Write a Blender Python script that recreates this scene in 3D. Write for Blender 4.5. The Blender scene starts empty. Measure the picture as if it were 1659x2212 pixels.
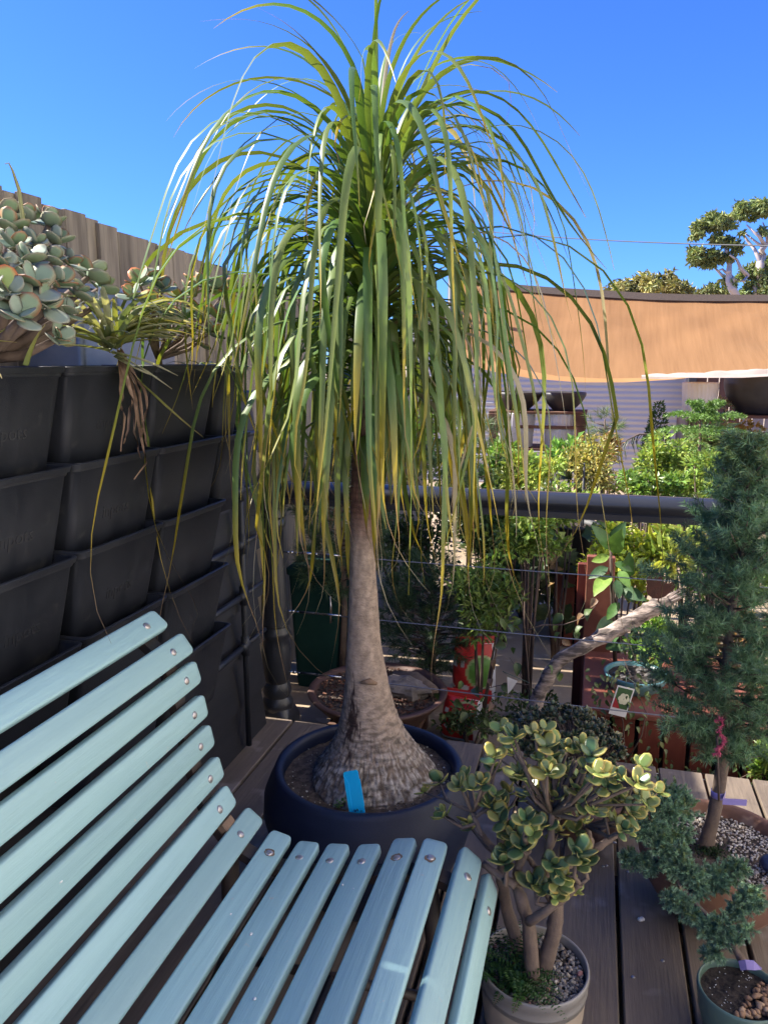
import bpy, math, random
import numpy as np
from mathutils import Vector, Matrix, noise as mnoise
from mathutils.geometry import tessellate_polygon

# ------------------------------------------------------------------ camera, sky, sun, exposure
S = bpy.context.scene
COL = S.collection
R = math.radians
F, CX, CY, H = 1661.0, 829.5, 1106.0, 1.45          # focal length and centre in units of a 1659 x 2212 view
YAW, PIT = R(15.2), R(11.1)
cam = bpy.data.cameras.new('camera')
cam.sensor_fit = 'VERTICAL'
cam.sensor_height = 24
cam.angle_y = 2 * math.atan(CY / F)
cam.clip_start, cam.clip_end = 0.02, 2000
camo = bpy.data.objects.new('camera', cam)
COL.objects.link(camo)
camo.location = (0, 0, H)
camo.rotation_euler = (math.pi / 2 - PIT, 0, YAW)
S.camera = camo

SUN_EL, SUN_AZ = R(42.5), R(93)                        # azimuth counted from +Y towards -X
w = bpy.data.worlds.new('World')
S.world = w
w.use_nodes = True
nt = w.node_tree
sky = nt.nodes.new('ShaderNodeTexSky')
sky.sky_type = 'NISHITA'
sky.sun_disc = False
sky.sun_elevation = SUN_EL
sky.sun_rotation = -SUN_AZ
sky.altitude = 0
sky.air_density = 1.0
sky.dust_density = 0.2
sky.ozone_density = 3.0
bg = nt.nodes['Background']
bg.inputs['Strength'].default_value = 0.049
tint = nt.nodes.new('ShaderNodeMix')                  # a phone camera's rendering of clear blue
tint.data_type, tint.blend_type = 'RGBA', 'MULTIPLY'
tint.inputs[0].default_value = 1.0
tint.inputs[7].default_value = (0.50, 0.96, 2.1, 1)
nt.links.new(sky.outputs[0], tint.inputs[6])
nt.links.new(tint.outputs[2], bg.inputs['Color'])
sun = bpy.data.lights.new('sun', 'SUN')
sun.energy = 5.0
sun.angle = R(0.53)
sun.color = (1.0, 0.93, 0.82)
suno = bpy.data.objects.new('sun', sun)
COL.objects.link(suno)
sd = Vector((-math.sin(SUN_AZ) * math.cos(SUN_EL), math.cos(SUN_AZ) * math.cos(SUN_EL), math.sin(SUN_EL)))
suno.rotation_euler = sd.to_track_quat('Z', 'Y').to_euler()
suno.location = (-6, 0, 8)
vs = S.view_settings
vs.view_transform, vs.look, vs.exposure, vs.gamma, vs.use_curve_mapping = 'Standard', 'None', 1.42, 1.0, False
S.render.engine = 'CYCLES'
S.cycles.use_denoising = True
S.cycles.max_bounces = 6
S.cycles.diffuse_bounces = 3
S.cycles.glossy_bounces = 3
S.cycles.transmission_bounces = 4
S.cycles.transparent_max_bounces = 6
S.cycles.caustics_reflective = False
S.cycles.caustics_refractive = False

rng = random.Random(7)
U = rng.uniform
G = rng.gauss

# ------------------------------------------------------------------ pixel -> place
fw = np.array([-math.sin(YAW) * math.cos(PIT), math.cos(YAW) * math.cos(PIT), -math.sin(PIT)])
rt = np.array([math.cos(YAW), math.sin(YAW), 0.0])
upv = np.cross(rt, fw)
EYE = np.array([0, 0, H])
def ray(u, v): return fw + rt * (u - CX) / F - upv * (v - CY) / F
def onZ(u, v, z): d = ray(u, v); return EYE + d * (z - H) / d[2]
def onY(u, v, y): d = ray(u, v); return EYE + d * y / d[1]
def onX(u, v, x): d = ray(u, v); return EYE + d * x / d[0]

# ------------------------------------------------------------------ objects
WL = {}
def wl(o): return np.array(WL[o.name]) if o is not None else np.zeros(3)
def tag(o, label=None, cat=None, group=None, kind=None):
    if label: o['label'] = label
    if cat: o['category'] = cat
    if group: o['group'] = group
    if kind: o['kind'] = kind
    return o
def thing(name, label, cat, loc=(0, 0, 0), group=None):
    o = bpy.data.objects.new(name, None)
    o.empty_display_size = 0.05
    COL.objects.link(o)
    o.location = [float(x) for x in loc]
    WL[o.name] = [float(x) for x in loc]
    return tag(o, label, cat, group)
def rawmesh(name, V, Fs, m, col=None, smooth=True, st=None):
    me = bpy.data.meshes.new(name)
    V = np.asarray(V, dtype=float)
    me.from_pydata(V.tolist(), [], [tuple(int(i) for i in f) for f in Fs])
    if smooth: me.polygons.foreach_set('use_smooth', [True] * len(me.polygons))
    if col is not None:
        c = np.ones((len(V), 4)); c[:, :3] = np.asarray(col)
        a = me.attributes.new('Col', 'FLOAT_COLOR', 'POINT')
        a.data.foreach_set('color', c.ravel())
    if st is not None:
        a = me.attributes.new('st', 'FLOAT_VECTOR', 'POINT')
        a.data.foreach_set('vector', np.asarray(st, dtype=float).ravel())
    me.materials.append(m)
    me.update()
    return me
def mesh(name, VF, m, parent=None, col=None, smooth=True, st=None, kind=None, label=None, loc=None, sharp=None):
    """world-space geometry -> one object (child of parent)"""
    V, Fs = VF
    V = np.asarray(V, dtype=float)
    base = wl(parent) if parent is not None else (np.array(loc, dtype=float) if loc is not None else np.zeros(3))
    me = rawmesh(name, V - base, Fs, m, col, smooth, st)
    if sharp is not None: me.set_sharp_from_angle(angle=R(sharp))
    o = bpy.data.objects.new(name, me)
    COL.objects.link(o)
    if parent is not None: o.parent = parent
    elif loc is not None: o.location = [float(x) for x in loc]
    WL[o.name] = base.tolist()
    return tag(o, label=label, kind=kind)
def inst(name, me, parent, M):
    """an object with shared mesh data at world matrix M"""
    o = bpy.data.objects.new(name, me)
    COL.objects.link(o)
    o.parent = parent
    b = wl(parent)
    o.matrix_local = Matrix.Translation([-float(x) for x in b]) @ M
    WL[o.name] = b.tolist()
    return o

# ------------------------------------------------------------------ shapes: each returns (V, F)
def join(parts):
    Vs, Fs, n = [], [], 0
    for V, Fc in parts:
        V = np.asarray(V, dtype=float)
        Vs.append(V); Fs += [tuple(i + n for i in f) for f in Fc]; n += len(V)
    return np.vstack(Vs), Fs
def joinc(parts):
    """parts of (V, F, col)"""
    cs = []
    for V, Fc, c in parts:
        c = np.asarray(c, dtype=float)
        cs.append(np.tile(c, (len(V), 1)) if c.ndim == 1 else c)
    V, Fs = join([(p[0], p[1]) for p in parts])
    return V, Fs, np.vstack(cs)
def box(c, s, b=0.0, rz=0.0, rx=0.0, ry=0.0):
    """box with chamfered edges, centre c, size s"""
    c = np.array(c, dtype=float); h = np.array(s, dtype=float) / 2
    b = min(b, h.min() * 0.95)
    V = []
    if b <= 0:
        for x in (-1, 1):
            for y in (-1, 1):
                for z in (-1, 1): V.append((x * h[0], y * h[1], z * h[2]))
        Fs = [(0, 1, 3, 2), (4, 6, 7, 5), (0, 4, 5, 1), (2, 3, 7, 6), (0, 2, 6, 4), (1, 5, 7, 3)]
    else:
        idx = {}
        for x in (-1, 1):
            for y in (-1, 1):
                for z in (-1, 1):
                    for a in range(3):
                        p = [x * h[0], y * h[1], z * h[2]]
                        for k in range(3):
                            if k != a: p[k] -= (x, y, z)[k] * b
                        idx[(x, y, z, a)] = len(V); V.append(p)
        Fs = []
        for a in range(3):
            o1, o2 = [k for k in range(3) if k != a]
            for sg in (-1, 1):
                q = []
                for s1, s2 in ((-1, -1), (1, -1), (1, 1), (-1, 1)):
                    t = [0, 0, 0]; t[a] = sg; t[o1] = s1; t[o2] = s2
                    q.append(idx[(*t, a)])
                Fs.append(tuple(q))
        for a in range(3):
            o1, o2 = [k for k in range(3) if k != a]
            for s1 in (-1, 1):
                for s2 in (-1, 1):
                    q = []
                    for sg, f in ((-1, o1), (1, o1), (1, o2), (-1, o2)):
                        t = [0, 0, 0]; t[a] = sg; t[o1] = s1; t[o2] = s2
                        q.append(idx[(*t, f)])
                    Fs.append(tuple(q))
        for x in (-1, 1):
            for y in (-1, 1):
                for z in (-1, 1): Fs.append(tuple(idx[(x, y, z, a)] for a in range(3)))
    V = np.array(V, dtype=float)
    if rx or ry or rz:
        M = np.array((Matrix.Rotation(rz, 3, 'Z') @ Matrix.Rotation(ry, 3, 'Y') @ Matrix.Rotation(rx, 3, 'X')))
        V = V @ M.T
    return V + c, Fs
def frames(P):
    P = np.asarray(P, dtype=float)
    T = np.gradient(P, axis=0)
    T /= np.linalg.norm(T, axis=1)[:, None] + 1e-12
    ref = np.array([0, 0, 1.0]) if abs(T[0][2]) < 0.9 else np.array([1.0, 0, 0])
    A = []
    a = np.cross(T[0], ref); a /= np.linalg.norm(a)
    for t in T:
        a = a - t * (a @ t); a /= np.linalg.norm(a) + 1e-12
        A.append(a.copy())
    A = np.array(A)
    return T, A, np.cross(T, A)
def tube(P, r, n=8, cap=True, rough=0.0):
    P = np.asarray(P, dtype=float); k = len(P)
    r = np.full(k, r) if np.isscalar(r) else np.asarray(r, dtype=float)
    T, A, B = frames(P)
    th = np.linspace(0, 2 * math.pi, n, endpoint=False)
    V = []
    for i in range(k):
        rr = r[i] * (1 + (np.array([G(0, rough) for _ in range(n)]) if rough else 0))
        V.append(P[i] + np.outer(np.cos(th) * rr, A[i]) + np.outer(np.sin(th) * rr, B[i]))
    V = np.vstack(V)
    Fs = []
    for i in range(k - 1):
        for j in range(n):
            a, b2 = i * n + j, i * n + (j + 1) % n
            Fs.append((a, b2, b2 + n, a + n))
    if cap:
        Fs.append(tuple(range(n - 1, -1, -1))); Fs.append(tuple((k - 1) * n + j for j in range(n)))
    return V, Fs
def lathe(prof, n=40, c=(0, 0, 0), close=False):
    """profile of (r, z); a zero radius makes a pole"""
    V, rings = [], []
    th = np.linspace(0, 2 * math.pi, n, endpoint=False)
    for r, z in prof:
        if r <= 1e-6:
            rings.append([len(V)]); V.append((0, 0, z))
        else:
            rings.append(list(range(len(V), len(V) + n)))
            V += [(r * math.cos(t), r * math.sin(t), z) for t in th]
    Fs = []
    for a, b2 in zip(rings[:-1], rings[1:]):
        for j in range(n):
            k = (j + 1) % n
            if len(a) == 1 and len(b2) == 1: continue
            if len(a) == 1: Fs.append((a[0], b2[k], b2[j]))
            elif len(b2) == 1: Fs.append((a[j], a[k], b2[0]))
            else: Fs.append((a[j], a[k], b2[k], b2[j]))
    return np.array(V, dtype=float) + np.array(c, dtype=float), Fs
def prism(poly, axis_o, ax_u, ax_v, thick, hole=None):
    """flat outline (u, v) -> a plate of the given thickness"""
    o, au, av = (np.array(t, dtype=float) for t in (axis_o, ax_u, ax_v))
    nrm = np.cross(au, av); nrm /= np.linalg.norm(nrm)
    loops = [poly] + ([hole] if hole else [])
    flat = [p for l in loops for p in l]
    tris = tessellate_polygon([[Vector((p[0], p[1], 0)) for p in l] for l in loops])
    n = len(flat)
    P = np.array([o + au * p[0] + av * p[1] for p in flat])
    V = np.vstack([P + nrm * thick / 2, P - nrm * thick / 2])
    Fs = [tuple(t) for t in tris] + [tuple(n + i for i in reversed(t)) for t in tris]
    s = 0
    for l in loops:
        for i in range(len(l)):
            a, b2 = s + i, s + (i + 1) % len(l)
            Fs.append((a, b2, b2 + n, a + n))
        s += len(l)
    return V, Fs
def nz(p, s=1.0): return mnoise.noise(Vector((float(p[0]) * s, float(p[1]) * s, float(p[2]) * s)))
def text_mesh(body, size, o, au, av, depth=0.0006):
    """lettering as flat geometry, centred on o, along au, upright along av"""
    cu = bpy.data.curves.new('lettering', 'FONT')
    cu.body = body; cu.size = size; cu.extrude = depth; cu.align_x = 'CENTER'; cu.align_y = 'CENTER'; cu.resolution_u = 2
    ob = bpy.data.objects.new('tmp_text', cu)
    me = bpy.data.meshes.new_from_object(ob)
    au, av = (np.array(t, dtype=float) / np.linalg.norm(t) for t in (au, av))
    nn = np.cross(au, av)
    V = np.array([np.array(o) + au * v.co.x + av * v.co.y + nn * v.co.z for v in me.vertices])
    Fs = [tuple(p.vertices) for p in me.polygons]
    bpy.data.objects.remove(ob); bpy.data.curves.remove(cu); bpy.data.meshes.remove(me)
    return V, Fs

# ------------------------------------------------------------------ materials
def mat(name, c1, c2=None, scale=8.0, rough=0.6, bump=0.0, bscale=40.0, attr=False, trans=0.0, tcol=None, spec=0.5,
        metal=0.0, stretch=(1, 1, 1), rnd=0.0, coat=0.0, detail=4.0, contrast=1.0, spots=None, bstretch=None, stripes=None, r2=None):
    m = bpy.data.materials.new(name)
    m.use_nodes = True
    t = m.node_tree; N, L = t.nodes, t.links
    bs = N['Principled BSDF']
    out = N['Material Output']
    tc = N.new('ShaderNodeTexCoord')
    def mapped(st):
        mp = N.new('ShaderNodeMapping'); mp.inputs['Scale'].default_value = st
        L.new(tc.outputs['Object'], mp.inputs['Vector']); return mp.outputs[0]
    def noise_(sc, st, det=detail, rgh=0.6):
        n = N.new('ShaderNodeTexNoise'); n.inputs['Scale'].default_value = sc
        n.inputs['Detail'].default_value = det; n.inputs['Roughness'].default_value = rgh
        L.new(mapped(st), n.inputs['Vector']); return n
    def mixc(a, b, fac, mode='MIX'):
        x = N.new('ShaderNodeMix'); x.data_type = 'RGBA'; x.blend_type = mode
        for sock, val in ((6, a), (7, b), (0, fac)):
            if isinstance(val, (tuple, list)): x.inputs[sock].default_value = (*val[:3], 1)
            elif isinstance(val, (int, float)): x.inputs[sock].default_value = val
            else: L.new(val, x.inputs[sock])
        return x.outputs[2]
    c2 = c2 or tuple(x * 0.75 for x in c1)
    n1 = noise_(scale, stretch)
    rp = N.new('ShaderNodeMapRange'); rp.inputs[1].default_value = 0.5 - 0.2 / contrast; rp.inputs[2].default_value = 0.5 + 0.2 / contrast
    L.new(n1.outputs['Fac'], rp.inputs[0])
    c = mixc(c1, c2, rp.outputs[0])
    if attr:
        a = N.new('ShaderNodeAttribute'); a.attribute_name = 'Col'
        c = mixc(a.outputs['Color'], c, 1.0, 'MULTIPLY')
    if stripes:                                       # fine lengthwise lines across a leaf
        a = N.new('ShaderNodeAttribute'); a.attribute_name = 'st'
        wv = N.new('ShaderNodeTexWave'); wv.inputs['Scale'].default_value = stripes; wv.inputs['Distortion'].default_value = 0.0
        L.new(a.outputs['Vector'], wv.inputs['Vector'])
        c = mixc(c, mixc(c, (0.62, 0.7, 0.6), 1.0, 'MULTIPLY'), wv.outputs['Fac'])
    if spots:                                         # (colour, scale, threshold)
        sc, ss, th = spots
        v = N.new('ShaderNodeTexNoise'); v.inputs['Scale'].default_value = ss; v.inputs['Detail'].default_value = 3
        L.new(mapped((1, 1, 1)), v.inputs['Vector'])
        r = N.new('ShaderNodeMapRange'); r.inputs[1].default_value = th; r.inputs[2].default_value = th + 0.05
        L.new(v.outputs['Fac'], r.inputs[0])
        c = mixc(c, sc, r.outputs[0])
    if rnd:
        oi = N.new('ShaderNodeObjectInfo')
        hs = N.new('ShaderNodeHueSaturation')
        mr = N.new('ShaderNodeMapRange'); mr.inputs[3].default_value = 1 - rnd; mr.inputs[4].default_value = 1 + rnd
        L.new(oi.outputs['Random'], mr.inputs[0]); L.new(mr.outputs[0], hs.inputs['Value'])
        L.new(c, hs.inputs['Color']); c = hs.outputs[0]
    L.new(c, bs.inputs['Base Color'])
    bs.inputs['Metallic'].default_value = metal
    bs.inputs['Specular IOR Level'].default_value = spec
    if r2 is not None:
        q = N.new('ShaderNodeMapRange'); q.inputs[3].default_value = rough; q.inputs[4].default_value = r2
        L.new(rp.outputs[0], q.inputs[0]); L.new(q.outputs[0], bs.inputs['Roughness'])
    else: bs.inputs['Roughness'].default_value = rough
    if coat: bs.inputs['Coat Weight'].default_value = coat; bs.inputs['Coat Roughness'].default_value = 0.2
    if bump:
        nb = noise_(bscale, bstretch or stretch, 6.0, 0.65)
        b = N.new('ShaderNodeBump'); b.inputs['Strength'].default_value = min(1.0, bump); b.inputs['Distance'].default_value = 0.004 * max(1.0, bump)
        L.new(nb.outputs['Fac'], b.inputs['Height']); L.new(b.outputs[0], bs.inputs['Normal'])
    if trans:
        tb = N.new('ShaderNodeBsdfTranslucent')
        L.new(mixc(c, tcol or (1.0, 1.0, 0.45), 1.0, 'MULTIPLY') if True else c, tb.inputs['Color'])
        mx = N.new('ShaderNodeMixShader'); mx.inputs[0].default_value = trans
        L.new(bs.outputs[0], mx.inputs[1]); L.new(tb.outputs[0], mx.inputs[2]); L.new(mx.outputs[0], out.inputs['Surface'])
    return m
W1 = (1, 1, 1)
M = dict(
    paint=mat('bench_paint', (0.325, 0.51, 0.515), (0.265, 0.43, 0.45), 26, 0.36, 0.55, 70, stretch=(1, .045, 1), bstretch=(1, .05, 1), rnd=0.10, r2=.5, spots=((0.44, 0.46, 0.42), 48, .72)),
    bolt=mat('zinc_bolt', (0.62, 0.58, 0.56), (0.42, 0.38, 0.36), 60, 0.38, metal=0.8),
    iron=mat('black_iron', (0.018, 0.018, 0.02), (0.05, 0.03, 0.02), 12, 0.55, 0.3, 90),
    rawwood=mat('raw_wood', (0.22, 0.14, 0.09), (0.14, 0.09, 0.06), 20, 0.8, 0.4, 60),
    plastic=mat('black_plastic', (0.009, 0.0115, 0.018), (0.024, 0.027, 0.035), 16, 0.44, 0.25, 420, stretch=(1, 1, .16), bstretch=(1, 1, 1), r2=.56, rnd=.08, spots=((0.04, 0.042, 0.046), 11, .66)),
    emboss=mat('embossed_plastic', (0.027, 0.029, 0.034), None, 60, 0.6),
    wallpaint=mat('charcoal_paint', (0.012, 0.013, 0.017), (0.02, 0.02, 0.024), 6, 0.5, 0.3, 30, stretch=(1, .2, 2)),
    railpaint=mat('rail_paint', (0.020, 0.022, 0.028), (0.030, 0.032, 0.038), 9, 0.30, 0.12, 60, stretch=(.2, 1, 1)),
    steel=mat('stainless', (0.6, 0.6, 0.6), None, 60, 0.25, metal=1.0),
    wire=mat('steel_wire', (0.32, 0.33, 0.36), (0.22, 0.23, 0.26), 300, 0.35, metal=0.7, bump=.4, bscale=600),
    paling=mat('weathered_paling', (0.34, 0.285, 0.20), (0.13, 0.105, 0.075), 26, 0.9, 0.7, 45, stretch=(1, 1, .09), bstretch=(1, 1, .06), rnd=.18),
    deck=mat('deck_board', (0.225, 0.175, 0.13), (0.105, 0.082, 0.064), 9, 0.72, 0.9, 70, stretch=(1, .22, 1), bstretch=(1, .05, 1), rnd=.12, r2=.55, spots=((0.25, 0.21, 0.18), 5.5, .60)),
    ground=mat('sandy_ground', (0.42, 0.32, 0.215), (0.29, 0.215, 0.145), 3.2, 0.95, 0.7, 40, spots=((0.48, 0.38, 0.27), 7, .62)),
    palm=mat('palm_leaf', W1, (0.80, 0.84, 0.8), 14, 0.38, attr=True, trans=0.30, tcol=(1.15, 1.1, .35), stripes=5.0, spec=.55, rnd=.06),
    bark=mat('palm_bark', W1, (0.62, 0.60, 0.58), 60, 0.85, 0.9, 130, attr=True, stretch=(1, 1, 1.6)),
    navy=mat('navy_glaze', (0.007, 0.013, 0.036), (0.012, 0.018, 0.044), 14, 0.48, 0.12, 200, spec=.35),
    soil=mat('potting_soil', (0.045, 0.032, 0.025), (0.115, 0.085, 0.065), 55, 0.95, 1.0, 140, contrast=2.0, spots=((0.27, 0.24, 0.2), 130, .70)),
    darksoil=mat('dark_soil', (0.018, 0.013, 0.011), (0.05, 0.036, 0.028), 70, 0.9, 1.0, 160, contrast=2.0),
    tagblue=mat('blue_plastic', (0.010, 0.50, 0.88), (0.010, 0.47, 0.84), 10, 0.32, spec=.5),
    ink=mat('ink', (0.012, 0.03, 0.06), None, 10, 0.6),
    jadeleaf=mat('jade_leaf', W1, (0.86, 0.9, 0.86), 60, 0.33, attr=True, trans=0.08, spec=.5, rnd=.16),
    darkjade=mat('dark_jade_leaf', W1, (0.8, 0.85, 0.85), 60, 0.38, attr=True, trans=0.06),
    jadebark=mat('jade_bark', (0.20, 0.145, 0.11), (0.115, 0.085, 0.068), 25, 0.85, 0.6, 120),
    greyglaze=mat('grey_glaze', (0.27, 0.255, 0.235), (0.23, 0.215, 0.2), 8, 0.35, 0.1, 150),
    beigeglaze=mat('beige_glaze', (0.46, 0.385, 0.30), (0.40, 0.33, 0.26), 8, 0.42, 0.1, 150),
    stones=mat('gravel', W1, (0.72, 0.72, 0.72), 160, 0.7, 0.3, 300, attr=True),
    terra=mat('terracotta', (0.27, 0.135, 0.085), (0.19, 0.10, 0.07), 6, 0.8, 0.4, 60, spots=((0.33, 0.21, 0.155), 9, .60)),
    celadon=mat('celadon_glaze', (0.115, 0.185, 0.145), (0.09, 0.15, 0.12), 9, 0.35, 0.1, 150),
    bluestone=mat('blue_stone', (0.022, 0.035, 0.085), (0.035, 0.05, 0.11), 30, 0.4, 0.3, 80),
    lilac=mat('lilac_tape', (0.36, 0.30, 0.66), None, 10, 0.4),
    pink=mat('pink_tag', (0.62, 0.10, 0.17), (0.48, 0.08, 0.14), 60, 0.6),
    needle=mat('spruce_needle', W1, (0.8, 0.85, 0.8), 30, 0.45, attr=True, trans=0.22),
    sbark=mat('spruce_bark', (0.19, 0.135, 0.10), (0.10, 0.075, 0.06), 30, 0.9, 0.9, 80),
    leafy=mat('shrub_leaf', W1, (0.78, 0.84, 0.78), 12, 0.42, attr=True, trans=0.32, spec=.5),
    glossleaf=mat('broad_leaf', W1, (0.66, 0.76, 0.66), 60, 0.45, 0.3, 120, attr=True, trans=0.25, spec=.55, rnd=.1),
    succ=mat('succulent_leaf', W1, (0.88, 0.92, 0.9), 40, 0.5, attr=True, trans=0.18, tcol=(1.5, 1.35, .35), rnd=.12, spec=.35),
    airplant=mat('airplant_leaf', W1, (0.8, 0.8, 0.75), 50, 0.55, attr=True, trans=0.25, tcol=(1.2, 1.1, .4)),
    straw=mat('dry_leaf', (0.30, 0.20, 0.13), (0.17, 0.105, 0.07), 40, 0.85, 0.4, 90, trans=.1, tcol=(1, .8, .5)),
    redwood=mat('red_stain', (0.16, 0.034, 0.018), (0.10, 0.022, 0.013), 6, 0.55, 0.4, 40, stretch=(1, 1, .15), rnd=.12),
    redledge=mat('red_stain_ledge', (0.26, 0.085, 0.05), (0.18, 0.055, 0.034), 6, 0.6, 0.4, 40, rnd=.08),
    sail=mat('shade_cloth', (0.47, 0.25, 0.105), (0.395, 0.205, 0.082), 26, 0.85, 0.6, 120, trans=0.42, tcol=(1, 1, 1), stretch=(1, .06, .06), bstretch=(1, .05, .05)),
    sail2=mat('pale_shade_cloth', (0.60, 0.34, 0.15), (0.55, 0.31, 0.135), 3, 0.85, 0.25, 220, trans=0.42, tcol=(1, 1, 1)),
    hem=mat('sail_hem', (0.085, 0.058, 0.042), (0.06, 0.042, 0.03), 60, 0.9, 0.5, 200),
    sailpale=mat('pale_cloth', (0.72, 0.60, 0.50), None, 4, 0.85, trans=0.4, tcol=(1, 1, 1)),
    shed=mat('shed_sheet', (0.56, 0.54, 0.50), (0.50, 0.485, 0.45), 1.2, 0.5),
    shedtrim=mat('shed_trim', (0.05, 0.055, 0.06), None, 4, 0.5),
    roughwood=mat('rough_timber', (0.17, 0.085, 0.055), (0.10, 0.055, 0.04), 9, 0.85, 0.5, 40, rnd=.1),
    greypole=mat('grey_pole', (0.36, 0.31, 0.28), (0.24, 0.21, 0.19), 9, 0.9, 0.5, 40, stretch=(1, 1, .1)),
    white=mat('white_glaze', (0.78, 0.76, 0.73), (0.70, 0.68, 0.65), 6, 0.45),
    charpot=mat('charcoal_pot', (0.038, 0.036, 0.038), (0.055, 0.052, 0.052), 12, 0.5, 0.2, 120),
    galv=mat('galvanised', (0.21, 0.25, 0.31), (0.27, 0.31, 0.37), 12, 0.4, metal=0.55),
    greenplastic=mat('green_plastic', (0.006, 0.034, 0.028), (0.010, 0.044, 0.036), 8, 0.75, spec=.2),
    brownbowl=mat('brown_bowl', (0.115, 0.062, 0.048), (0.085, 0.046, 0.036), 10, 0.6, 0.3, 80),
    barkchip=mat('bark_chip', W1, (0.6, 0.6, 0.6), 40, 0.9, 0.6, 90, attr=True),
    rock=mat('grey_rock', (0.26, 0.22, 0.19), (0.13, 0.11, 0.095), 14, 0.9, 1.0, 40, contrast=1.6),
    bag=mat('printed_bag', W1, (0.92, 0.92, 0.92), 8, 0.38, 0.3, 26, attr=True, spec=.5),
    drift=mat('driftwood', (0.46, 0.37, 0.32), (0.10, 0.08, 0.07), 34, 0.9, 2.0, 70, stretch=(.22, 1, 1), contrast=2.2, bstretch=(.2, 1, 1)),
    rust=mat('rusty_steel', (0.085, 0.026, 0.016), (0.05, 0.018, 0.012), 40, 0.8, 0.3, 120),
    teal=mat('teal_glaze', (0.11, 0.25, 0.27), (0.08, 0.19, 0.21), 20, 0.3),
    paper=mat('white_card', (0.78, 0.76, 0.76), None, 5, 0.5),
    cardgreen=mat('card_green', (0.03, 0.08, 0.025), (0.05, 0.12, 0.04), 40, 0.5),
    petal=mat('cream_petal', (0.74, 0.72, 0.52), None, 30, 0.5),
    cardred=mat('card_red', (0.36, 0.02, 0.03), None, 30, 0.5),
    gumbark=mat('gum_bark', (0.66, 0.58, 0.53), (0.40, 0.34, 0.31), 0.6, 0.8),
    gumleaf=mat('gum_leaf', W1, (0.75, 0.8, 0.72), 0.5, 0.55, attr=True, trans=0.2),
    branch=mat('brown_branch', (0.13, 0.09, 0.07), (0.08, 0.055, 0.045), 20, 0.9, 0.4, 60),
    bounce=mat('bounce_paint', (0.82, 0.78, 0.71), None, 2, 0.6),
    cream=mat('cream_wall', (0.42, 0.36, 0.27), (0.36, 0.31, 0.235), 3, 0.9, 0.3, 60),
)
# ------------------------------------------------------------------ the setting
GZ = -0.30                                            # garden ground below the deck
g = 400.0
gv, gf, nn_ = [], [], 40
edges = np.concatenate([-np.geomspace(g, 3, 12), np.linspace(-2.4, 2.4, 16), np.geomspace(3, g, 12)])
for yy in edges + 5:
    for xx in edges:
        d = math.hypot(xx, yy - 5)
        gv.append((xx, yy, GZ + (0.012 * nz((xx, yy, 0), 2.2) if d < 8 else 0)))
n = len(edges)
for j in range(n - 1):
    for i in range(n - 1): gf.append((j * n + i, j * n + i + 1, (j + 1) * n + i + 1, (j + 1) * n + i))
mesh('ground', (gv, gf), M['ground'], kind='structure')

deck = thing('deck', None, None, (0, 0, 0)); deck['kind'] = 'structure'
PITCH, GAP = 0.157, 0.011
x = 0.128 - PITCH * 9
bme = None
for i in range(19):
    V, Fs = box((0, 0, 0), (PITCH - GAP, 3.9, 0.032), 0.003)
    if bme is None: bme = rawmesh('board', V, Fs, M['deck'], smooth=False)
    ob = inst('board', bme, deck, Matrix.Translation((x + PITCH / 2, 0.80 + U(-.012, .0), -0.016)))
    x += PITCH
for jy in (-0.9, -0.3, 0.3, 0.9, 1.5, 2.1, 2.62):
    mesh('joist', box((0.13, jy, -0.034 - 0.06), (2.98, 0.045, 0.118), 0.002), M['roughwood'], deck, smooth=False)
for px in (-1.3, 0.1, 1.5):
    for py in (-1.0, 0.9, 2.68):
        mesh('stump', box((px, py, -0.225), (0.09, 0.09, 0.15), 0.003), M['roughwood'], deck, smooth=False)
sv, sf = lathe([(0, .0012), (.0022, .001), (.0026, .0002), (.0042, .0012), (.0046, .0), (.0046, -.002)], 12)
sme = rawmesh('screw', sv, sf, M['bolt'])
for u_, v_ in ((1367, 2011 + 100), (1431, 2056 + 20), (1310, 1870), (1605, 2040), (1248, 2200)):
    p = onZ(u_, v_, 0.0); inst('screw', sme, deck, Matrix.Translation((float(p[0]), float(p[1]), 0.0006)))
for k in range(19):
    xx = 0.128 - PITCH * 9 + PITCH * k
    for jy in (0.9, 1.5, 2.1):
        for ox in (0.03, PITCH - 0.03 - GAP):
            if xx > -0.2: inst('screw', sme, deck, Matrix.Translation((xx + ox + GAP / 2 + U(-.004, .004), jy + U(-.008, .008), 0.0004)))

# small litter on the boards
def pebble_mesh(name, r, m, seed, sq=(1, .8, .6), jit=.18):
    q = random.Random(seed)
    t = (1 + 5 ** .5) / 2
    V = np.array([(-1, t, 0), (1, t, 0), (-1, -t, 0), (1, -t, 0), (0, -1, t), (0, 1, t), (0, -1, -t), (0, 1, -t), (t, 0, -1), (t, 0, 1), (-t, 0, -1), (-t, 0, 1)], dtype=float)
    V /= np.linalg.norm(V[0])
    V *= np.array([[1 + q.uniform(-jit, jit)] for _ in V]) * np.array(sq) * r
    return V, ICO
ICO = [(0, 11, 5), (0, 5, 1), (0, 1, 7), (0, 7, 10), (0, 10, 11), (1, 5, 9), (5, 11, 4), (11, 10, 2), (10, 7, 6), (7, 1, 8), (3, 9, 4), (3, 4, 2), (3, 2, 6), (3, 6, 8), (3, 8, 9), (4, 9, 5), (2, 4, 11), (6, 2, 10), (8, 6, 7), (9, 8, 1)]
def one_stone(name, u_, v_, r, label, m):
    p = onZ(u_, v_, 0); V, Fs = join([(pebble_mesh('', r, None, k)[0] + np.array([U(-.6, .6) * r, U(-.6, .6) * r, r * .5]), ICO) for k in range(3)])
    o = mesh(name, (V + p, Fs), m, loc=p); tag(o, label, 'pebble')
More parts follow.
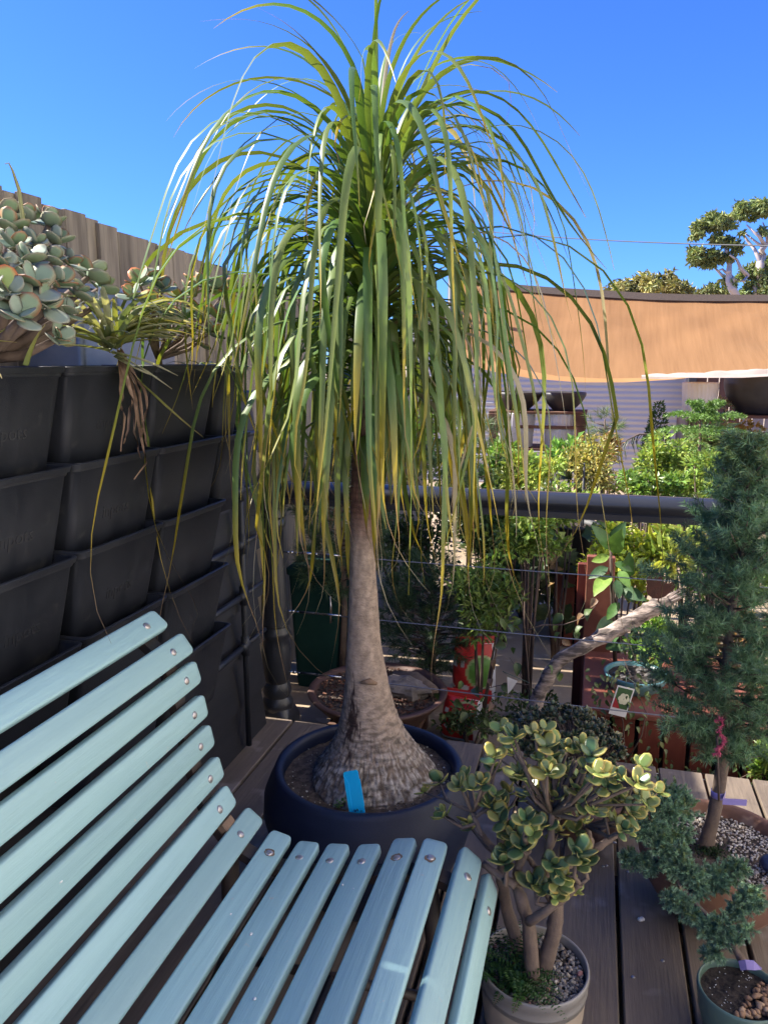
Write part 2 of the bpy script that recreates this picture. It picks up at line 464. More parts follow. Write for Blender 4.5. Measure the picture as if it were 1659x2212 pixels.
one_stone('pebble', 1383, 1987, .0085, 'white knobbly pebble lying alone on the deck boards', M['white'])
one_stone('pebble', 1327, 1822, .0045, 'tiny white stone chip beside the gap between deck boards', M['white'])

# ------------------------------------------------------------------ garden bench
BY = 1.35
bz = [(478, 108), (565, 192), (602, 290), (628, 401), (653, 499), (680, 607), (715, 700), (778, 785), (872, 842), (968, 858), (1068, 865), (1170, 868), (1283, 858), (1391, 862), (1513, 920), (1582, 1030)]
prof = np.array([onY(a * .668, 1278.8 + b * .668, BY) for a, b in bz])[:, [0, 2]]
bench = thing('garden_bench', 'pale teal slatted timber garden bench with curved back', 'bench', (-0.5, 0.6, 0))
tans = np.gradient(prof, axis=0); tans /= np.linalg.norm(tans, axis=1)[:, None]
tans[-1] = (tans[-1] + np.array([0.15, -1.0]) * .8); tans[-1] /= np.linalg.norm(tans[-1])
nors = np.stack([-tans[:, 1], tans[:, 0]], 1)        # towards the sitter / upwards
ends = [.058, .062, .060, .058, .055, .060, .060, .085, .075, .058, .060, .062, .070, .066, .080, .088]
WS, TS = 0.052, 0.021
def slat(p, t, nv, y0, y1):
    cs = []
    for sx, sy in ((1, 1), (-1, 1), (-1, -1), (1, -1)):
        a0 = {(1, 1): 0, (-1, 1): 90, (-1, -1): 180, (1, -1): 270}[(sx, sy)]
        r = .0055
        for a in (0, 30, 60, 90):
            cs.append((sx * (WS / 2 - r) + r * math.cos(R(a0 + a)), sy * (TS / 2 - r) + r * math.sin(R(a0 + a))))
    cs = np.array(cs)
    secs = [(y0, .72, .8), (y0 + .003, .86, .92), (y0 + .009, .97, .98), (y0 + .018, 1, 1)]
    secs += [(y0 + (y1 - y0) * f, 1, 1) for f in (.25, .5, .75)]
    secs += [(y1 - .018, 1, 1), (y1 - .009, .97, .98), (y1 - .003, .86, .92), (y1, .72, .8)]
    V = []
    ph = U(0, 9)
    for y, sw, st_ in secs:
        bow = .0012 * math.sin(ph + y * 2.5)
        for cx_, cy_ in cs:
            q = p + t * (cx_ * sw + bow) + nv * (cy_ * st_ - TS / 2 + bow)
            V.append((q[0], y, q[1]))
    k = len(cs); Fs = []
    for i in range(len(secs) - 1):
        for j in range(k): Fs.append((i * k + j, (i + 1) * k + j, (i + 1) * k + (j + 1) % k, i * k + (j + 1) % k))
    Fs += [tuple(range(k)), tuple((len(secs) - 1) * k + j for j in range(k - 1, -1, -1))]
    return V, Fs
bv, bf = lathe([(0, .0028), (.004, .0026), (.0072, .0016), (.0088, 0.0), (.0088, -.004)], 14)
bolt_me = rawmesh('bolt', bv, bf, M['bolt'])
wear_v = []
for i in range(16):
    p, t, nv = prof[i], tans[i], nors[i]
    so = mesh('slat', slat(p, t, nv, -0.16, BY + ends[i]), M['paint'], bench, smooth=True)
    for by in (BY + U(-.004, .004), -0.08):
        z3 = Vector((nv[0], 0, nv[1])); x3 = Vector((t[0], 0, t[1])); y3 = z3.cross(x3)
        Mx = Matrix((( x3[0], y3[0], z3[0], p[0]), (x3[1], y3[1], z3[1], by), (x3[2], y3[2], z3[2], p[1]), (0, 0, 0, 1)))
        inst('bolt', bolt_me, so, Mx @ Matrix.Scale(U(.92, 1.05), 4))
# rust rings and bird marks on the seat
for i, rr in ((12, .0125), (8, .0115), (13, .011)):
    p, t, nv = prof[i], tans[i], nors[i]; ang = np.linspace(0, 6.283, 19)[:-1]
    c = np.array([p[0], BY, p[1]]) + np.array([nv[0], 0, nv[1]]) * .0003
    V = [c] + [c + (np.array([t[0], 0, t[1]]) * math.cos(a) + np.array([0, 1, 0]) * math.sin(a)) * rr * U(.85, 1.15) for a in ang]
    mesh('rust_stain', (V, [(0, k + 1, (k + 1) % 18 + 1) for k in range(18)]), M['rawwood'], bench, smooth=False)
for i, yy in ((11, 1.27), (11, 1.262), (9, 1.12), (10, .98), (8, 1.16), (13, .9), (4, .9)):
    p, t, nv = prof[i], tans[i], nors[i]; s = U(.0015, .0038)
    pv, pf = pebble_mesh('', s, None, i, sq=(1, 1.4, .3))
    mesh('bird_mark', (pv + np.array([p[0] + t[0] * U(-.012, .012), yy, p[1]]) + np.array([t[0], 0, t[1]]) * U(-.01, .01), pf), M['white'], bench)
# end frames: flat iron following the slats, with legs, feet and stretchers
for fy in (BY, 0.62, -0.08):
    inner = prof - nors * (TS + .003); outer = prof - nors * (TS + .021)
    V = []
    for a, b in zip(inner, outer):
        for yy in (fy - .019, fy + .019): V.append((a[0], yy, a[1]))
        for yy in (fy + .019, fy - .019): V.append((b[0], yy, b[1]))
    Fs = []
    for i in range(15):
        for j in range(4): Fs.append((i * 4 + j, i * 4 + (j + 1) % 4, i * 4 + 4 + (j + 1) % 4, i * 4 + 4 + j))
    Fs += [(3, 2, 1, 0), (60, 61, 62, 63)]
    mesh('frame', (V, Fs), M['iron'] if fy != .62 else M['roughwood'], bench, smooth=False)
    if fy == .62: continue
    p0, p1 = outer[13], outer[7]
    mesh('leg', tube([(p0[0], fy, p0[1] + .008), (p0[0] + .015, fy, .28), (p0[0] - .005, fy, .12), (p0[0] + .02, fy, .0)], [.02, .018, .016, .022], 8), M['iron'], bench)
    mesh('leg', tube([(p1[0], fy, p1[1] + .01), (p1[0] - .005, fy, .28), (p1[0] - .02, fy, .14), (p1[0] - .07, fy, .0)], [.022, .019, .017, .022], 8), M['iron'], bench)
    mesh('brace', tube([(p0[0] + .005, fy, .15), (p1[0] - .015, fy, .15)], .011, 8), M['iron'], bench)
mesh('stretcher', tube([(prof[10][0], -0.08, .15), (prof[10][0], BY, .15)], .010, 8), M['iron'], bench)
q = prof[7] - nors[7] * (TS + .012)
q2 = (prof[6] + prof[7]) / 2 - (nors[6] + nors[7]) / 2 * (TS * 1.1)
mesh('packing_block', box((q2[0], BY + .004, q2[1]), (.018, .04, .03), .002, ry=.9), M['rawwood'], bench, smooth=False)

# ------------------------------------------------------------------ charcoal weatherboard wall behind the wall pots
wall = thing('weatherboard_wall', 'charcoal painted weatherboard wall behind the black wall pots', 'wall', (-1.4, 1.0, 0))
mesh('core', box((-1.40, 0.65, .655 - .15), (.30, 4.06, 1.61), .004), M['wallpaint'], wall, smooth=False)
for k in range(7):
    z0 = -0.02 + k * .19
    V = [(-1.249, -1.38, z0 + .2), (-1.222, -1.38, z0), (-1.243, -1.38, z0 - .004), (-1.2495, -1.38, z0 + .19)]
    V = [(a, y, z) for y in (-1.38, 2.685) for a, _, z in V]
    Fs = [(0, 1, 5, 4), (1, 2, 6, 5), (2, 3, 7, 6), (3, 0, 4, 7), (3, 2, 1, 0), (4, 5, 6, 7)]
    mesh('board', (V, Fs), M['wallpaint'], wall, smooth=False)
mesh('cap', box((-1.40, .65, 1.327), (.35, 4.1, .03), .004), M['wallpaint'], wall, smooth=False)

# irrigation pipe fixed to the wall
pp = onX(522, 1000, -1.19)
py_ = float(pp[1])
pipe = thing('irrigation_pipe', 'black irrigation pipe with tee joints running up the dark wall', 'pipe', (-1.19, py_, 0))
mesh('riser', tube([(-1.20, py_, .02), (-1.20, py_, .5), (-1.20, py_, 1.30)], .011, 10), M['plastic'], pipe)
for k in range(5):
    z = 1.19 - k * .193
    mesh('branch_pipe', tube([(-1.20, py_ - .01, z), (-1.20, 2.09, z - .004)], .012, 10), M['plastic'], pipe)
    mesh('branch_pipe', tube([(-1.20, py_ + .01, z), (-1.20, 2.64, z + .003)], .009, 10), M['plastic'], pipe)
    mesh('tee_joint', join([tube([(-1.20, py_, z - .035), (-1.20, py_, z + .035)], .016, 10), tube([(-1.20, py_ - .035, z), (-1.20, py_ + .02, z)], .0155, 10)]), M['plastic'], pipe)

# ------------------------------------------------------------------ black wall pots
ROWZ = [1.440, 1.237, 1.045, .851, .657]
def rrect(x0, x1, y0, y1, r, z, k=4):
    pts = []
    for cx_, cy_, a0 in ((x1 - r, y1 - r, 0), (x0 + r, y1 - r, 90), (x0 + r, y0 + r, 180), (x1 - r, y0 + r, 270)):
        for i in range(k + 1):
            a = R(a0 + 90 * i / k); pts.append((cx_ + r * math.cos(a), cy_ + r * math.sin(a), z))
    return pts
def loft(rings, capA=True, capB=True):
    k = len(rings[0]); V = [p for r in rings for p in r]; Fs = []
    for i in range(len(rings) - 1):
        for j in range(k): Fs.append((i * k + j, i * k + (j + 1) % k, (i + 1) * k + (j + 1) % k, (i + 1) * k + j))
    if capA: Fs.append(tuple(range(k - 1, -1, -1)))
    if capB: Fs.append(tuple((len(rings) - 1) * k + j for j in range(k)))
    return V, Fs
def wall_pot(y0, y1, zt, h=.245, xf=-1.05):
    rings = []
    tx, ty = .050, .016
    def sec(f, g, z):                                 # f: taper 0..1, g: outward offset
        return rrect(-1.2155, xf - tx * f + g, y0 + ty * f - g, y1 - ty * f + g, .018, z)
    rings = [sec(1, -.006, zt - h), sec(1, 0, zt - h + .006), sec(.5, 0, zt - h * .5), sec(.085, 0, zt - .022), sec(.08, .0025, zt - .020), sec(.07, .003, zt - .0175),
             sec(.06, .003, zt - .013), sec(.05, .0065, zt - .0125), sec(.0, .0075, zt - .002), sec(.0, .006, zt), sec(.0, -.001, zt), sec(.02, -.003, zt - .003), sec(.5, -.003, zt - h * .5), sec(.9, -.004, zt - h * .8)]
    return loft(rings)
cols = [(.683, 1.022), (1.030, 1.369), (1.377, 1.716), (1.724, 2.063)]
under = ['edge of the frame', 'big paddle leaf succulent', 'spiky silver airplant', 'red edged succulent']
rown = ['top', 'second', 'third', 'fourth', 'fifth']
pots = {}
for ci, (y0, y1) in enumerate(cols):
    if ci == 0: continue
    for ri, zt in enumerate(ROWZ):
        if ri == 4 and ci != 3 and ci != 2: continue
        dy = U(-.002, .002) + (.012 - .006 * ri if ci < 3 else 0)
        lab = f'black plastic wall pot, {rown[ri]} in the stack {"holding" if ri == 0 else "under"} the {under[ci]}'
        o = thing('wall_pot', lab, 'wall pot', (-1.13, (y0 + y1) / 2, zt - .245), 'black pots stacked on the wall')
        mesh('shell', wall_pot(y0 + dy + .006, y1 + dy - .008, zt + U(-.002, .002)), M['plastic'], o, sharp=50)
        if ri in (0, 1, 2) and ci in (1, 2):
            yc = (y0 + y1) / 2 + (.018 if ci == 1 else 0)
            mesh('lettering', text_mesh('inpots', .042, (-1.0755, yc + dy, zt - .128), (0, 1, 0), (.19, 0, 1)), M['emboss'], o, smooth=False)
            pass
        pots[(ci, ri)] = o
for ri in (0, 1):
    o = thing('wall_pot', f'short black wall pot, {rown[ri]} at the end of the row beside the irrigation riser', 'wall pot', (-1.13, 2.15, ROWZ[ri] - .245), 'black pots stacked on the wall')
    mesh('shell', wall_pot(2.071, 2.243, ROWZ[ri] - .004), M['plastic'], o, sharp=50)
    pots[(4, ri)] = o
for ci in (1, 2, 3, 4):
    y0, y1 = cols[ci] if ci < 4 else (2.071, 2.243)
    zs = ROWZ[0] - .022
    gx = np.linspace(-1.208, -1.062, 8); gy = np.linspace(y0 + .008, y1 - .008, 14)
    V = [(a, b, zs + .008 * nz((a, b, 3), 30)) for b in gy for a in gx]
    Fs = [(j * 8 + i, j * 8 + i + 1, (j + 1) * 8 + i + 1, (j + 1) * 8 + i) for j in range(13) for i in range(7)]
    mesh('soil', (V, Fs), M['darksoil'], pots[(ci, 0)])

# ------------------------------------------------------------------ paling fence along the boundary
fence = thing('paling_fence', 'weathered grey timber paling fence rising behind the succulents', 'fence', (-1.66, 1.0, GZ))
y = -3.2; k = 0
while y < 4.6:
    wv = U(.094, .106); lap = (k % 4 == 3)
    top = 1.937 - max(0, y - 1.9) * .052 + U(-.008, .008) + (.0 if not lap else .006)
    V, Fs = box((-1.66 - (.016 if lap else 0) + U(-.002, .002), y + wv / 2, (top + GZ) / 2), (.016, wv * (.62 if lap else 1), top - GZ), .0015)
    mesh('paling', (V, Fs), M['paling'], fence, smooth=False)
    y += wv * (.62 if lap else 1.0) + U(.001, .004); k += 1
for z in (.1, .9, 1.62):
    mesh('rail', box((-1.712, .7, z), (.04, 7.8, .09), .003), M['paling'], fence, smooth=False)
for yy in (-2.6, -.2, 2.2, 3.9):
    mesh('post', box((-1.78, yy, .80), (.09, .09, 2.2), .004), M['paling'], fence, smooth=False)
pt = onX(880 / 1.173, 640 / 1.173 + 20, -1.9)
o = tag(mesh('timber_post', box((-1.86, float(pt[1]), .9), (.09, .09, 2.4), .004), M['paling'], loc=(-1.86, float(pt[1]), GZ), smooth=False), 'tall square timber post standing behind the paling fence', 'post')

# galvanised trough on the wall cap
tro = thing('metal_trough', 'blue grey galvanised metal trough behind the succulents', 'trough', (-1.47, 2.2, 1.342))
ou = [(-1.575, -1.325), (-1.585, -1.31)]
mesh('shell', loft([rrect(-1.575, -1.39, 1.90, 2.40, .02, 1.342), rrect(-1.583, -1.38, 1.89, 2.41, .02, 1.645), rrect(-1.588, -1.375, 1.885, 2.415, .022, 1.65), rrect(-1.588, -1.375, 1.885, 2.415, .022, 1.662), rrect(-1.580, -1.383, 1.893, 2.407, .02, 1.662), rrect(-1.578, -1.386, 1.90, 2.40, .02, 1.60)]), M['galv'], tro, sharp=40)

# green rainwater tank and a cream wall beyond the fence
tk = onY(516, 570, 5.0)
tank = thing('water_tank', 'dark green plastic rainwater tank showing above the paling fence', 'tank', (float(tk[0]) - .3, 5.0, GZ))
c = (float(tk[0]) - .3, 5.0, 0)
prf = [(0.62, GZ)] + [(.62 + (.012 if i % 2 else 0), GZ + .1 + i * .105) for i in range(19)] + [(.60, 1.86), (.50, 1.95), (.3, 2.03), (.14, 2.06), (0, 2.07)]
mesh('body', lathe(prf, 40, c), M['greenplastic'], tank)
mesh('lid', lathe([(.17, 2.04), (.17, 2.085), (.15, 2.095), (0, 2.10)], 28, c), M['greenplastic'], tank)
mesh('hose', tube([(c[0] + .55, c[1] - .38, 1.93), (c[0] + .60, c[1] - .40, 1.82), (c[0] + .61, c[1] - .41, 1.4)], .012, 8), M['greenplastic'], tank)
# the house wall right of view: unseen, added to reflect warm light into shade
bounce = thing('bounce_wall', 'tall cream weatherboard house wall added out of view to brighten the shade', 'wall', (1.8, -0.5, GZ))
mesh('core', box((1.93, -0.6, 2.1), (.2, 9.4, 4.8), .01), M['bounce'], bounce, smooth=False)
for k in range(31):
    z0 = GZ + k * .15
    V = [(a, y, z) for y in (-5.3, 4.1) for a, z in ((1.822, z0 + .16), (1.795, z0), (1.815, z0 - .004), (1.824, z0 + .15))]
    mesh('board', (V, [(0, 4, 5, 1), (1, 5, 6, 2), (2, 6, 7, 3), (3, 7, 4, 0), (0, 1, 2, 3), (7, 6, 5, 4)]), M['bounce'], bounce, smooth=False)
cw = thing('garden_wall', 'cream rendered garden wall half hidden behind the drooping palm leaves', 'wall', (-1.2, 5.6, GZ))
mesh('panel', box((-2.0, 5.6, (1.28 + GZ) / 2), (1.6, .12, 1.28 - GZ), .006), M['cream'], cw, smooth=False)
mesh('coping', box((-2.0, 5.6, 1.30), (1.66, .18, .05), .006), M['cream'], cw, smooth=False)
# ------------------------------------------------------------------ foliage tools
def unit(a): a = np.asarray(a, dtype=float); return a / (np.linalg.norm(a, axis=-1, keepdims=True) + 1e-12)
NR = np.random.default_rng(11)
def leafcloud(P, D, Nv, L, Wd, C, fold=.14):
    """many small folded leaves: base points, axes, normals, lengths, widths, colours"""
    P, D = np.asarray(P, dtype=float), unit(D)
    S_ = unit(np.cross(D, Nv)); Nn = np.cross(S_, D)
    L = np.asarray(L).reshape(-1, 1); Wd = np.asarray(Wd).reshape(-1, 1)
    tip = P + D * L - Nn * L * .12
    lf = P + D * L * .45 + S_ * Wd * .5 + Nn * L * fold
    rg = P + D * L * .45 - S_ * Wd * .5 + Nn * L * fold
    n = len(P)
    V = np.stack([P, lf, tip, rg], 1).reshape(-1, 3)
    i = np.arange(n)[:, None] * 4
    Fs = np.vstack([i + np.array([0, 2, 1]), i + np.array([0, 3, 2])])
    col = np.repeat(np.asarray(C, dtype=float), 4, axis=0)
    return V, Fs.tolist(), col
def brush(paths, per, length, width, ang, col, colvar=.2, tip=None, droop=0.0, lenvar=.25):
    """needles set round a list of twigs; per = needles per twig"""
    Vs, Cs = [], []
    for P in paths:
        P = np.asarray(P, dtype=float)
        T, A, B = frames(P)
        f = NR.random(per) ** .9 * (len(P) - 1.001)
        i = f.astype(int); r = (f - i)[:, None]
        pos = P[i] * (1 - r) + P[i + 1] * r
        th = NR.random(per) * 6.283
        rad = A[i] * np.cos(th)[:, None] + B[i] * np.sin(th)[:, None]
        a = ang * (1 - .55 * (f / len(P)) ** 2)[:, None] * NR.uniform(.75, 1.2, (per, 1))
        d = T[i] * np.cos(a) + rad * np.sin(a); d[:, 2] -= droop
        d = unit(d)
        l = length * NR.uniform(1 - lenvar, 1 + lenvar, (per, 1))
        s = unit(np.cross(d, NR.normal(size=(per, 3))))
        Vs.append(np.stack([pos - s * width / 2, pos + s * width / 2, pos + d * l], 1).reshape(-1, 3))
        base = np.asarray(col) * NR.uniform(1 - colvar, 1 + colvar)
        c = np.tile(base, (per, 1)) * NR.uniform(.8, 1.2, (per, 1))
        if tip is not None:
            k = (f / len(P))[:, None] ** 3
            c = c * (1 - k) + np.asarray(tip) * k
        Cs.append(np.repeat(c, 3, axis=0))
    V = np.vstack(Vs); n = len(V) // 3
    return V, np.arange(n * 3).reshape(-1, 3).tolist(), np.vstack(Cs)
def cloud_pts(centers, radii, n, shell=.55):
    """points filling a set of ellipsoidal clumps, thicker towards their surface; also outward directions"""
    centers, radii = np.asarray(centers, dtype=float), np.asarray(radii, dtype=float)
    if radii.ndim == 1: radii = np.tile(radii[:, None], (1, 3))
    wgt = radii.prod(1) ** .67; k = NR.choice(len(centers), n, p=wgt / wgt.sum())
    d = unit(NR.normal(size=(n, 3)))
    r = (shell + (1 - shell) * NR.random((n, 1))) * np.where(NR.random((n, 1)) < .3, NR.random((n, 1)) ** .5, 1)
    return centers[k] + d * r * radii[k], d, k
def fat_leaf(name, L, Wd, T, base, rim, m, cup=.12, tipc=None, na=6, nr=6, neck=.16):
    """plump leaf along +X, normal +Z, coloured rim"""
    V, C = [], []
    for i in range(na):
        f = i / (na - 1)
        wv = Wd * .5 * (neck + (1 - neck) * math.sin(math.pi * min(1, f ** .85 * .98)) ** .62) if 0 < i < na - 1 else Wd * (.5 * neck if i == 0 else .12)
        if f > .5 and i < na - 1: wv = max(wv, Wd * .5 * math.sqrt(max(0.05, 1 - ((f - .58) / .44) ** 2)))
        xx = L * f; zc = cup * L * (f - .5) ** 2 * 1.6
        for j in range(nr):
            a = 2 * math.pi * j / nr
            tt = T * .5 * (1 - .55 * f) * (.6 if i in (0, na - 1) else 1)
            V.append((xx, wv * math.cos(a), zc + tt * math.sin(a) + cup * Wd * .35 * abs(math.cos(a)) ** 2))
            e = abs(math.cos(a)) > .9 and i > 1 or i == na - 1
            b = np.array(base) * (1.0 - .12 * (1 - f))
            C.append(rim if e else (tuple(b)))
    Fs = []
    for i in range(na - 1):
        for j in range(nr): Fs.append((i * nr + j, (i + 1) * nr + j, (i + 1) * nr + (j + 1) % nr, i * nr + (j + 1) % nr))
    Fs += [tuple(range(nr)), tuple((na - 1) * nr + j for j in range(nr - 1, -1, -1))]
    return rawmesh(name, V, Fs, m, C)
def basis(d, up, roll=0.0):
    d = Vector([float(t) for t in d]).normalized(); upv_ = Vector([float(t) for t in up])
    y = upv_.cross(d)
    if y.length < 1e-5: y = Vector((0, 1, 0)).cross(d)
    y.normalize(); z = d.cross(y)
    m3 = Matrix((d, y, z)).transposed()
    return m3.to_4x4() @ Matrix.Rotation(roll, 4, 'X')
def rosette(tip, axis, meshes, parent, pairs, s0, name='leaf', open0=1.15, step=.32, out=None):
    """opposite pairs of plump leaves round a twig tip; returns the count"""
    ax = Vector([float(t) for t in axis]).normalized()
    e1 = ax.orthogonal().normalized(); e1 = Matrix.Rotation(U(0, 6.28), 3, ax) @ e1
    c = 0
    for k in range(pairs):
        el = open0 - step * k + U(-.12, .12)
        for s in (0, 1):
            e = Matrix.Rotation(math.pi * s + math.pi / 2 * k + U(-.2, .2), 3, ax) @ e1
            d = ax * math.cos(el) + e * math.sin(el)
            sc = s0 * (1 - .14 * k) * U(.8, 1.15)
            pos = Vector([float(t) for t in tip]) + ax * (.006 * k) * s0 + e * .002
            Mx = Matrix.Translation(pos) @ basis(d, ax, U(-.25, .25)) @ Matrix.Scale(sc, 4)
            inst(name, rng.choice(meshes), parent, Mx); c += 1
    return c

# ------------------------------------------------------------------ deck railing: turned post, handrail, wires
RY = 2.82
px0 = float(onY(597, 1400, RY)[0])
railing = thing('deck_railing', 'black painted deck railing with turned post and steel wires', 'railing', (px0, RY, 0))
def zv(v): return float(onY(597, v, RY)[2])
pr = [(.036, zv(955)), (.05, zv(965)), (.052, zv(975)), (.035, zv(987)), (.030, zv(998)), (.042, zv(1015)), (.058, zv(1030)), (.062, zv(1040)), (.060, zv(1090)), (.05, zv(1098)), (.056, zv(1108)), (.056, zv(1114)), (.047, zv(1119)), (.053, zv(1128)), (.053, zv(1134)), (.044, zv(1140)),
      (.046, zv(1200)), (.052, zv(1260)), (.058, zv(1320)), (.060, zv(1340)), (.061, zv(1346)), (.055, zv(1348)), (.055, zv(1353)), (.064, zv(1362)), (.064, zv(1370)), (.056, zv(1377)), (.060, zv(1388)), (.060, zv(1394)), (.062, zv(1398)), (.060, zv(1440)), (.056, zv(1462)), (.048, zv(1470)), (.056, zv(1478)), (.060, zv(1490)), (.054, zv(1500)), (.066, zv(1510)), (.068, zv(1518)), (.064, zv(1528)), (.062, zv(1545))]
pr = [(0, zv(953))] + pr
V, Fs = lathe(pr[::-1], 32, (px0, RY, 0))
ztop = zv(1524)
post = mesh('post', (V, [tuple(reversed(f)) for f in Fs]), M['railpaint'], railing, sharp=40)
mesh('post_base', loft([rrect(px0 - .072, px0 + .072, RY - .072, RY + .072, .006, GZ), rrect(px0 - .072, px0 + .072, RY - .072, RY + .072, .006, ztop - .05), rrect(px0 - .066, px0 + .066, RY - .066, RY + .066, .03, ztop - .012), rrect(px0 - .058, px0 + .058, RY - .058, RY + .058, .05, ztop + .012)]), M['railpaint'], post, sharp=35)
# handrail profile in (y, z)
hp = [(-.050, .000), (-.050, .022), (-.044, .026), (-.046, .032), (-.052, .040), (-.056, .052), (-.054, .064), (-.044, .075), (-.026, .083), (-.0125, .0855), (-.0115, .0825), (-.0105, .0825), (-.0095, .0862), (.012, .0862), (.030, .082), (.044, .074), (.052, .062), (.052, .05), (.046, .04), (.046, .026), (.050, .022), (.050, .0)]
V = []; NXR = 12
xs = np.linspace(px0 + .055, 1.75, NXR)
for xx in xs:
    for a, b in hp: V.append((xx, RY + a, .897 + b))
k = len(hp); Fs = []
for i in range(NXR - 1):
    for j in range(k): Fs.append((i * k + j, i * k + (j + 1) % k, (i + 1) * k + (j + 1) % k, (i + 1) * k + j))
Fs += [tuple(range(k)), tuple((NXR - 1) * k + j for j in range(k - 1, -1, -1))]
mesh('handrail', (V, Fs), M['railpaint'], railing, sharp=45)
mesh('post', box((1.70, RY, .30), (.10, .10, 1.2), .006), M['railpaint'], railing, smooth=False)
for wz in (.690, .440, .175, -.06):
    x0 = px0 + .055
    dz = lambda xx: wz - .010 * math.sin(math.pi * (xx - x0) / (1.7 - x0))
    wr = mesh('wire', tube([(xx, RY, dz(xx)) for xx in np.linspace(x0 + .22, 1.68, 24)], .0022, 6), M['wire'], railing)
    tb = mesh('turnbuckle', join([tube([(x0 - .01, RY, wz), (x0 + .02, RY, wz)], .004, 8), tube([(x0 + .018, RY, wz), (x0 + .03, RY, wz)], .0065, 6), tube([(x0 + .03, RY, wz), (x0 + .055, RY, wz)], .0028, 8)]), M['steel'], railing)
    mesh('sleeve', join([tube([(x0 + .05, RY, wz), (x0 + .12, RY, wz)], .0055, 8), tube([(x0 + .12, RY, wz), (x0 + .135, RY, wz)], .0045, 6)]), M['steel'] if wz > .5 else M['plastic'], tb)
    mesh('stud', tube([(x0 + .13, RY, wz), (x0 + .23, RY, wz)], .0036, 8), M['steel'], tb)
bw = [onY(u_, v_, RY + .10) for u_, v_ in ((632, 1344), (640, 1338), (652, 1346), (662, 1337), (672, 1344), (684, 1336), (700, 1341))]

# ------------------------------------------------------------------ ponytail palm
PC = np.array([-0.553, 1.875])
POTZ = .36
potp = thing('palm_pot', 'large round matte navy pot holding the ponytail palm', 'pot', (PC[0], PC[1], 0))
c3 = (PC[0], PC[1], 0)
mesh('body', lathe([(0, .0), (.17, .0), (.19, .012), (.235, .08), (.275, .17), (.291, .235), (.288, .285), (.272, .325), (.262, .345), (.258, .357), (.250, .361), (.240, .359), (.234, .350), (.232, .335), (.235, .30), (.24, .27)], 72, c3), M['navy'], potp)
def soil_disc(c, r, z, amp, n=26, sc=40, name='soil', m=None, parent=None, mound=0.0):
    V, Fs = lathe([(r * (1 - i / n), z) for i in range(n)] + [(0, z)], 64, (c[0], c[1], 0))
    V = np.array([(a, b, d + amp * nz((a, b, 1), sc) + amp * .6 * nz((a, b, 5), sc * 2.7) + mound * (1 - min(1, math.hypot(a - c[0], b - c[1]) / r) ** 2)) for a, b, d in V])
    return mesh(name, (V, Fs), m or M['soil'], parent)
soil_disc(PC, .236, .322, .007, parent=potp, mound=.006)
V = []
cr = []
for i in range(420):
    a, r = U(0, 6.28), .225 * math.sqrt(U(.2, 1)); s = U(.0012, .0038)
    pv, pf = pebble_mesh('', s, None, i); cc = rng.choice([(.05, .035, .028), (.12, .09, .07), (.3, .27, .22), (.62, .6, .55), (.09, .065, .05)])
    cr.append((pv + np.array([PC[0] + r * math.cos(a), PC[1] + r * math.sin(a), .326 + U(0, .004)]), pf, cc))
Vc, Fc, Cc = joinc(cr)
mesh('soil_crumbs', (Vc, Fc), M['stones'], potp, col=Cc, kind='stuff')

palm = thing('ponytail_palm', 'tall ponytail palm with swollen trunk and drooping strap leaves', 'palm', (PC[0], PC[1], .32))
